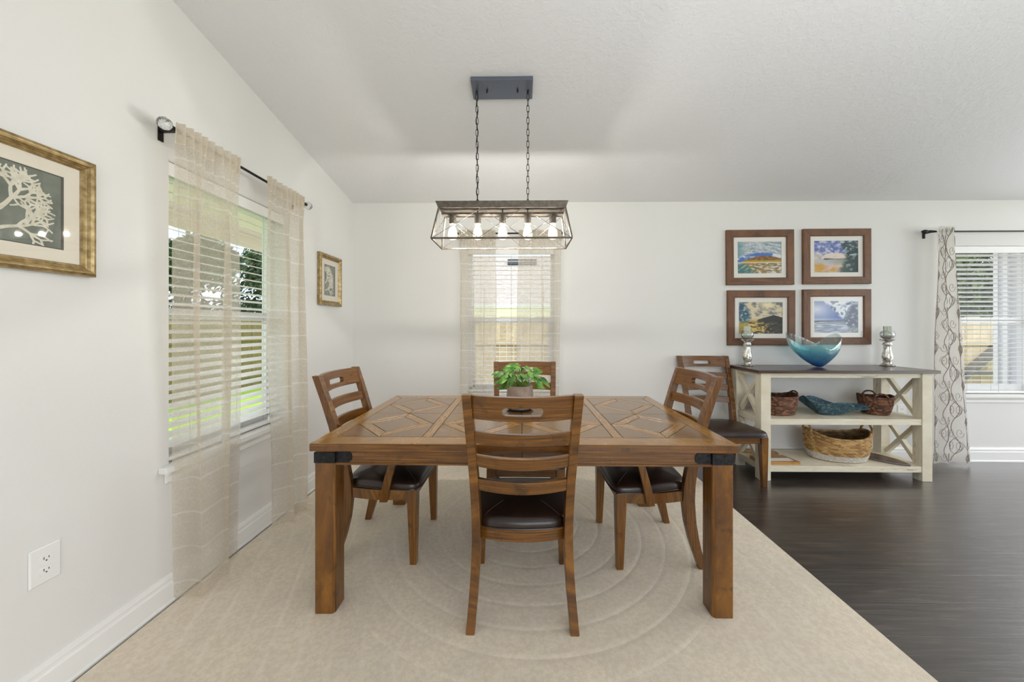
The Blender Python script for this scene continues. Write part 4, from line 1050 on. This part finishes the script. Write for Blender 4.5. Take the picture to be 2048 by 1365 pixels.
# ------------------------------------------------------------------ pictures
def fb(x, y, z=0, o=4): return noise.fractal(Vector((x, y, z)), .9, 2.1, o)*.5+.5
def mixc(a, c, t): t = max(0, min(1, t)); return tuple(p+(q-p)*t for p, q in zip(a, c))
def ss(a, c, x): return smooth((x-a)/(c-a))
def art_hill(u, v):
    n = fb(u*4, v*6, 1); n2 = fb(u*15, v*20, 5); wu = u+.05*(n-.5); wv = v+.05*(fb(u*5, v*5, 3)-.5)
    d = math.hypot((wu-.58)/.66, (wv-.34)/.31); ang = math.atan2(v-.3, u-.58)
    st = fb(ang*3.2, d*7, 9, 6); st2 = fb(u*26, v*26, 11)
    sky = mixc((74, 114, 190), (226, 230, 238), (fb(u*5, v*9, 15)-.43)*4.5+max(0, u-.75)*2+(.42-v)*1.2)
    foam = mixc(mixc((216, 216, 216), (120, 146, 160), (st-.42)*3), (168, 186, 192), ss(.5, .7, st2)); foam = mixc(foam, (104, 150, 156), ss(.22, .0, u)*.8)
    c = mixc(sky, foam, ss(.93, 1.06, d+.12*(n2-.5)))
    hill = .345+.20*max(0, 1-((u-.63)/.56)**2)+.012*n2
    hc = mixc(mixc((182, 98, 34), (84, 82, 34), (n2-.36)*3.2), (198, 170, 48), ss(.46, .36, v))
    c = mixc(c, hc, ss(hill+.008, hill-.008, v)*ss(.03, .07, u))
    c = mixc(c, (226, 212, 190), ss(.365, .345, v))
    sea = mixc(mixc((168, 132, 70), (118, 112, 60), (fb(u*4+v*5, v*22, 17)-.4)*3), (224, 218, 212), ss(.5, .66, fb(u*9+v*3, v*18, 19)+.25*(u-.6)))
    sea = mixc(sea, mixc((70, 118, 114), (206, 220, 212), (fb((u+v)*4, (u-v)*18, 21)-.5)*3), ss(.10, -.06, u-.42+v*.95))
    return mixc(c, sea, ss(.335, .315, v+.02*(n-.5)))
def art_dusk(u, v):
    n = fb(u*4, v*5, 21); n2 = fb(u*18, v*18, 25); wu = u+.06*(n-.5)
    d = math.hypot((wu-.50)/.33, (v-.47)/.155); ang = math.atan2(v-.5, u-.52); st = fb(ang*4, math.hypot(u-.5, v-.48)*9, 29, 6)
    sky = mixc((88, 108, 176), (214, 212, 230), (st-.40)*3); sky = mixc(sky, (240, 220, 186), ss(.42, .0, u)*ss(.75, .45, v)*.9)
    c = mixc(sky, mixc((240, 224, 208), (206, 180, 188), (fb(u*4, v*22, 31)-.45)*3), ss(1.04, .94, d)*ss(.41, .43, v))
    land = ss(.012+.05*ss(.16, .0, abs(u-.30))*n2, .0, abs(v-.425)-.002)*ss(.20, .24, u)*ss(.78, .72, u)
    sea = mixc(mixc((198, 200, 198), (128, 142, 110), (u-.28)*1.5), mixc((216, 162, 60), (226, 200, 198), (n-.34)*2.6+u*.6), ss(.34, .20, v+.05*(n2-.5)))
    c = mixc(c, sea, ss(.425, .405, v)); c = mixc(c, (62, 54, 60), land)
    wall = mixc((38, 58, 62), (170, 198, 202), (st-.50)*3.6+(v-.55)*.5); wall = mixc(wall, (120, 136, 110), ss(.5, .3, v)*ss(.95, .6, u)*.5)
    w = ss(.66, .80, u+.30*max(0, v-.55)+.42*max(0, .42-v)+.08*(n2-.5))
    return mixc(c, wall, w)
def art_gold(u, v):
    n = fb(u*4, v*5, 41); n2 = fb(u*17, v*19, 45); st = fb(u*9-v*3, v*13+u*5, 49, 6)
    mt = .37+max(0, .215-abs(u-.80)*.40)+.012*n2
    c = mixc(mixc((226, 212, 176), (122, 124, 126), (fb(u*5, v*7, 51, 6)-.46)*4.5+(v-.78)*1.0), (255, 238, 190), 1.05-math.hypot((u-.62)/.24, (v-.92)/.18))
    c = mixc(c, (206, 160, 70), ss(.52, .40, v)*.5)
    c = mixc(c, mixc((44, 46, 42), (92, 78, 46), (.46-v)*3+(.55-u)*2), ss(mt+.008, mt-.008, v)*ss(.40, .46, u))
    sea = mixc(mixc((224, 190, 96), (66, 62, 56), (u-.44)*3.2+(n2-.5)*1.8), (30, 32, 34), ss(.5, .64, fb(u*6+v*2, v*24, 53)))
    c = mixc(c, sea, ss(.375, .36, v))
    r = math.hypot(u-.36, v-.52); ws = fb(math.atan2(v-.5, u-.4)*3, r*10, 55, 6)
    wv = mixc(mixc((50, 88, 108), (170, 192, 196), (ws-.46)*3.4), (188, 162, 74), ss(.46, .26, v))
    return mixc(c, wv, ss(.02, -.06, u-.27+.42*(v-.55)**2*2+.14*(n-.5)))
def art_blue(u, v):
    n = fb(u*4, v*5, 61); n2 = fb(u*17, v*17, 65); a = math.atan2(v-.47, u-.72); r = math.hypot(u-.72, v-.47); st = fb(a*3.2+r*2, r*9, 69, 6)
    sky = mixc((70, 100, 168), (218, 222, 234), 1.05-math.hypot((u-.06)/.46, (v-.74)/.42)+ss(.5, .4, v)*.5)
    sea = mixc((118, 130, 154), (200, 208, 216), (fb(u*5, v*28, 77)-.38)*2.8)
    c = mixc(sky, sea, ss(.39, .37, v)); c = mixc(c, (44, 50, 56), ss(.022, .012, abs(v-.378+.02*n2*(1-u)))*ss(.68, .62, u))
    lip = mixc((232, 236, 240), (62, 88, 120), (st-.50)*4.2)
    e = ss(-.03, .05, u-(.22+(1-v)*.76)+.10*(n2-.5)); c = mixc(c, lip, e*ss(.38, .44, v))
    curl = mixc((24, 42, 74), (176, 196, 198), (st-.56)*4.6); k = ss(-.04, .06, u-.66-(.40-v)*.55*(1 if v < .4 else -.7)+.05*(n2-.5))
    c = mixc(c, curl, k*(ss(1., .8, v)))
    return mixc(c, mixc((120, 136, 110), (210, 214, 216), (n2-.4)*3), ss(.26, .1, v)*ss(.62, .9, u)*.8)
def wall_picture(name, label, cat, loc, rz, w, h, fw, depth, frame_m, build_art, mat_w, tilt_=0, group=None, profile=None, mat_in=0):
    r = thing(name, label, cat, loc, rz, group); r.rotation_euler = (0, tilt_, rz)
    m = MB()
    prof = profile or [(0, 0), (0, depth), (.004, depth+.003), (fw-.006, depth+.003), (fw, depth-.002), (fw, .004)]
    cor = [(-1, -1), (1, -1), (1, 1), (-1, 1)]
    for i in range(4):
        a, c = cor[i], cor[(i+1) % 4]
        mk = lambda s: [(s[0]*(w/2-u), -d, s[1]*(h/2-u)) for u, d in prof]
        m.loft([mk(a), mk(c)], grain=(c[0]-a[0], 0, c[1]-a[1]))
    o = m.build('frame', frame_m, r, bevel=.001)
    m = MB(); iw, ih = w/2-fw, h/2-fw; aw, ah = iw-mat_w, ih-mat_w; y0 = -.008
    for x0, x1, z0, z1 in ((-iw, -aw, -ih, ih), (aw, iw, -ih, ih), (-aw, aw, -ih, -ah), (-aw, aw, ah, ih)): m.box(x0, x1, y0-.002, y0, z0, z1)
    if mat_in:
        q = mat_in
        for x0, x1, z0, z1 in ((-aw, -aw+q, -ah, ah), (aw-q, aw, -ah, ah), (-aw+q, aw-q, -ah, -ah+q*.6), (-aw+q, aw-q, ah-q*.6, ah)): m.box(x0, x1, y0-.0012, y0-.0002, z0, z1, 1)
    m.build('mat', [M['mat_warm'] if mat_in else M['mat'], M['matin']], r)
    build_art(r, aw, ah, y0+.001)
    m = MB(); m.box(-iw, iw, -.0155, -.0145, -ih, ih); m.build('glass', M['picglass'], r)
    return r
def photo(fn, nu=132, nv=98):
    def go(r, aw, ah, y):
        m = MB(); V = []; C = []
        for j in range(nv+1):
            for i in range(nu+1):
                u, v = i/nu, j/nv; V.append((lerp(-aw, aw, u), y, lerp(-ah, ah, v))); C += [*lin(*[max(0, min(255, q)) for q in fn(u, v)]), 1]
        m.add(V, [(j*(nu+1)+i, j*(nu+1)+i+1, (j+1)*(nu+1)+i+1, (j+1)*(nu+1)+i) for j in range(nv) for i in range(nu)])
        o = m.build('print', M['photo'], r); o.data.color_attributes.new('paint', 'FLOAT_COLOR', 'POINT').data.foreach_set('color', C)
    return go
def coral_art(seed):
    def go(r, aw, ah, y):
        m = MB(); m.box(-aw, aw, y-.001, y, -ah, ah, 0); rg = random.Random(seed)
        lay = [0]
        def branch(x, z, a, L, w, depth):
            n = 4; pts = []; ang = a
            for i in range(n+1):
                pts.append((x, z, w*(1-.25*i/n))); ang += rg.uniform(-.13, .13); x += math.cos(ang)*L/n; z += math.sin(ang)*L/n
            V = []; lay[0] += 1; yy = y-.0011-.0000015*lay[0]
            for i, (px_, pz_, pw_) in enumerate(pts):
                k = min(i, n-1); dx, dz = pts[k+1][0]-pts[k][0], pts[k+1][1]-pts[k][1]; q = math.hypot(dx, dz) or 1
                V += [(max(-aw, min(aw, px_-dz/q*pw_)), yy, max(-ah, min(ah, pz_+dx/q*pw_))), (max(-aw, min(aw, px_+dz/q*pw_)), yy, max(-ah, min(ah, pz_-dx/q*pw_)))]
            m.add(V, [(2*i, 2*i+1, 2*i+3, 2*i+2) for i in range(n)], 1)
            ex, ez, _ = pts[-1]
            if depth == 0:
                # blunt flared tip
                m.add([(ex+math.cos(ang+math.pi/2)*w*.8, yy, ez+math.sin(ang+math.pi/2)*w*.8), (ex-math.cos(ang+math.pi/2)*w*.8, yy, ez-math.sin(ang+math.pi/2)*w*.8),
                       (ex+math.cos(ang-.25)*w*2.6, yy, ez+math.sin(ang-.25)*w*2.6), (ex+math.cos(ang+.25)*w*2.6, yy, ez+math.sin(ang+.25)*w*2.6)], [(0, 1, 2, 3)], 1); return
            ks = 3 if depth >= 2 else 2
            for i in range(ks):
                t = lerp(-.72, .72, i/(ks-1))+rg.uniform(-.12, .12)
                branch(ex, ez, ang+t, L*rg.uniform(.62, .86), w*.84, depth-1)
        branch(-aw*.80, -ah*.24, .95, ah*.40, .0062, 4)
        branch(-aw*.78, -ah*.70, .42, ah*.34, .0054, 3)
        branch(-aw*.1, -ah*.50, 1.15, ah*.24, .0050, 3)
        m.build('print', [M['coralbg'], M['coral']], r)
    return go
GP = 'wave photographs in rustic brown frames'
ph_w, ph_h = .627, .517
for lb, x, z, fn, tl in (('brown framed wave photograph with an orange island hill, upper row', 2.251, 1.911, art_hill, -.006), ('brown framed wave photograph with violet dusk sky, upper row', 2.962, 1.918, art_dusk, -.004),
                     ('brown framed golden sunset wave photograph with dark mountain, lower row', 2.2615, 1.343, art_gold, .0), ('brown framed blue curling wave photograph, lower row', 2.962, 1.3515, art_blue, -.003)):
    wall_picture('framed_photograph', lb, 'picture', (x, BW-.001, z), 0, ph_w, ph_h, .068, .022, [M['frame_wood']], photo(fn), .042, tl, GP)
cp = [(0, 0), (0, .022), (.003, .026), (.012, .030), (.020, .027), (.024, .020), (.027, .022), (.030, .018), (.034, .020), (.040, .009), (.040, .004)]
for lb, y, z, sd in (('gold framed cream coral print on the wall near the outlet plate', 1.113, 1.650, 11), ('gold framed cream coral print between the sheers and the room corner', 2.905, 1.645, 11)):
    wall_picture('coral_picture', lb, 'picture', (LW+.001, y, z), R(90), .335, .42, .040, .022, [M['gold']], coral_art(sd), .043, 0, 'gold framed coral prints', cp, .006)

# ------------------------------------------------------------------ outlets
def outlet(label, loc, rz):
    r = thing('wall_outlet', label, 'outlet', loc, rz)
    m = MB(); m.loft([[(sx*a, -d, sz*c) for sx, sz in ((-1, -1), (1, -1), (1, 1), (-1, 1))] for a, c, d in ((.0395, .062, 0), (.0395, .062, .003), (.036, .0585, .006))]); m.build('cover_plate', M['white_plastic'], r, bevel=.0006)
    for zc in (-.0195, .0195):
        m = MB(); pl = []
        for i in range(28):
            a = 2*math.pi*i/28; pl.append((.0172*math.copysign(abs(math.cos(a))**.7, math.cos(a)), -.006, zc+max(-.0135, min(.0135, .0172*math.sin(a)))))
        m.prism(pl, (0, -.002, 0)); f = m.build('receptacle', M['white_plastic'], r, bevel=.0005)
        m = MB(); m.box(-.0072, -.0052, -.0083, -.0079, zc-.002, zc+.0065); m.box(.0052, .0072, -.0083, -.0079, zc-.001, zc+.0055)
        m.lathe([(.0001, 0), (.0024, .0), (.0024, .0004), (.0001, .0004)], 10, (0, 0, 0))
        k = len(m.v)
        for i in range(k-40, k): p = m.v[i]; m.v[i] = Vector((p.x, -.0079-p.z, zc-.0065+p.y))
        m.build('slots', M['slot'], f)
outlet('white duplex outlet plate low on the wall under the coral picture', (LW+.0005, 1.1545, .459), R(90))
outlet('white outlet plate on the wall seen behind the console cross brace', (3.575, BW-.0005, .47), 0)

# ------------------------------------------------------------------ outdoors
GZ = -.35
b = MB(); b.box(-40, 60, -30, 60, GZ-.2, GZ); struct(b.build('ground', M['grass']))
b = MB(); b.box(LW-.15-1.0, LW-.12, .2, BW+.6, 2.20, 2.24); b.box(LW-.15-1.03, LW-.15-1.0, .2, BW+.6, 2.06, 2.30); struct(b.build('trim_1', M['soffit']))
b = MB(); b.box(LW-1.2, 8, BW+.16, BW+.62, 2.34, 2.38); struct(b.build('trim_2', M['soffit']))
b = MB(); b.box(-4.1, -1.76, -3, 9, GZ, GZ+.03); b.box(-1.7, 10, BW+.16, 6.9, GZ, GZ+.03); b.box(-3, 14, -12, SW-.25, GZ, GZ+.03); b.box(EW+.25, 14, SW-.25, 3.3, GZ, GZ+.03); struct(b.build('floor_patio_bounce', plain('patio_bounce_concrete', lin(176, 174, 170), .9)))  # first slab is the walkway; the unseen others are added to bounce neutral light
def fence(label, p0, p1, ztop, inside, brace=(), mat='fence'):
    p0 = Vector(p0); p1 = Vector(p1); d = (p1-p0); L = d.length; d.normalize(); n = Vector(inside); r = thing('wood_fence', label, 'fence', p0)
    m = MB(); k = int(L/.145)
    for i in range(k):
        a = p0+d*(i*.145+.003); c = p0+d*(i*.145+.14); q = n*rnd.uniform(-.004, .004)
        m.prism([a+q, c+q, c+q+n*.018, a+q+n*.018], (0, 0, ztop-p0.z+rnd.uniform(-.012, .012)), 0, (0, 0, 1))
    m.build('boards', M[mat], r, p0)
    m = MB()
    for z in (.35, 1.3): m.beam(p0+n*.045+Vector((0, 0, z)), p1+n*.045+Vector((0, 0, z)), .04, .09)
    m.build('rails', M[mat], r, p0)
    for a, c, t in brace:
        m = MB(); m.beam(a, c, .06, t, up=(0, -1, 0)); m.build('brace', M['fence_dark'], r, p0)
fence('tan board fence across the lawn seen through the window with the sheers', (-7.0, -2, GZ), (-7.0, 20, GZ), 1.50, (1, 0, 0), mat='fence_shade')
fence('sunlit board fence with dark diagonal brace behind the end wall windows', (-3.6, 7.0, GZ), (16, 7.0, GZ), 1.46, (0, -1, 0), (((8.35, 6.88, .14), (9.95, 6.88, 1.48), .17), ((7.6, 6.88, .40), (11.5, 6.88, .36), .12)))
b = MB(); r = thing('neighbour_house', 'beige house with grey shingle roof seen through the narrow window', 'house', (0, 14, GZ)); s = (0, 14, GZ)
b.box(-6.0, 6.0, 13.38, 22, GZ, 2.05); b.build('walls', M['siding'], r, s)
b = MB(); b.prism([(-6.5, 13.4, 2.1), (-6.5, 18, 4.9), (-6.5, 22.6, 2.1), (-6.5, 22.6, 1.98), (-6.5, 13.4, 1.98)], (13.1, 0, 0), 0, (1, 0, 0)); b.build('roof', M['shingle'], r, s)
b = MB(); b.box(-6.5, 6.6, 13.35, 13.40, 1.99, 2.12); b.build('fascia', M['white_ext'], r, s)
b = MB(); b.box(-.6, .8, 16.9, 17.3, 4.3, 4.55); b.build('roof_vent', M['vent'], r, s)
b = MB(); b.box(5.02, 8, 3.50, 3.765, GZ, 2.34); 
for y in (3.56, 3.66, 3.735): b.box(5.0, 5.02, y, y+.035, GZ, 2.34, 1)
struct(b.build('wall_wing', [M['white_ext'], M['vinyl']]))

def tree(name, label, loc, h, spread, nleaf, mat, trunk_h, seed, leafsize=.16, puffs=9, flat=.7, group=None):
    rg = random.Random(seed); r = thing(name, label, 'tree', loc, group=group); m = MB(); V = []; F = []
    cs_ = []
    for i in range(puffs):
        a = rg.uniform(0, 6.283); q = rg.uniform(0, 1)**.6*spread*.75; cs_.append((q*math.cos(a), q*math.sin(a), rg.uniform(trunk_h+.2, h*.95), rg.uniform(.35, .6)*spread))
    for i in range(nleaf):
        c = cs_[i % puffs]; u = Vector((rg.gauss(0, 1), rg.gauss(0, 1), rg.gauss(0, 1))).normalized()*c[3]*rg.uniform(.55, 1.05)
        p = Vector((c[0]+u.x, c[1]+u.y, c[2]+u.z*flat))
        if p.z < trunk_h*.8: p.z = trunk_h*.8+rg.uniform(0, .4)
        n = Vector((rg.gauss(0, 1), rg.gauss(0, 1), rg.gauss(0, 1)+.5)).normalized(); t = n.orthogonal().normalized(); bt_ = n.cross(t); L = leafsize*rg.uniform(.6, 1.3); k = len(V)
        V += [p-t*L, p-bt_*L*.45, p+t*L, p+bt_*L*.45]; F.append((k, k+1, k+2, k+3))
    m.add(V, F); m.build('crown', mat, r)
    m = MB(); m.tube([(0, 0, 0), (.03, .02, trunk_h*.6), (0, .05, trunk_h+.3), (.05, 0, h*.85)], [.14, .11, .08, .03], 10)
    for i in range(5):
        c = cs_[i]; m.tube([(0, .02, trunk_h*.8+.1*i), (c[0]*.5, c[1]*.5, lerp(trunk_h, c[2], .7)), c[:3]], [.05, .035, .015], 6)
    m.build('trunk', M['bark'], r)
GT = 'trees beyond the lawn fence'
for i, (x, y, h, s_, lb) in enumerate(((-9.2, 9.2, 3.9, 1.65, 'dark leafy tree past the lawn fence behind the flared sheer'), (-9.4, 13.3, 4.1, 1.75, 'dark leafy tree past the lawn fence seen in the gap between the sheers'))):
    tree('leafy_tree', lb, (x, y, GZ), h, s_, 9000, M['leaf_dark'], .9, 20+i, .10, 13, group=GT)
for i, (x, y, h, lb) in enumerate(((-13.8, 14.3, 8.5, 'tall thin pine above the hedge, behind the flared sheer'), (-13.2, 18.8, 9.2, 'tall thin pine above the hedge in the gap between the sheers'))):
    tree('pine_tree', lb, (x, y, GZ), h, 1.3, 4200, M['leaf_dark'], h*.50, 40+i, .12, 11, .6, group='tall pines')
tree('garden_tree', 'leafy green tree rising over the sunlit fence behind the far blind', (13.2, 10.6, GZ), 4.4, 2.2, 20000, M['leaf_green'], .6, 62, .085, 18)
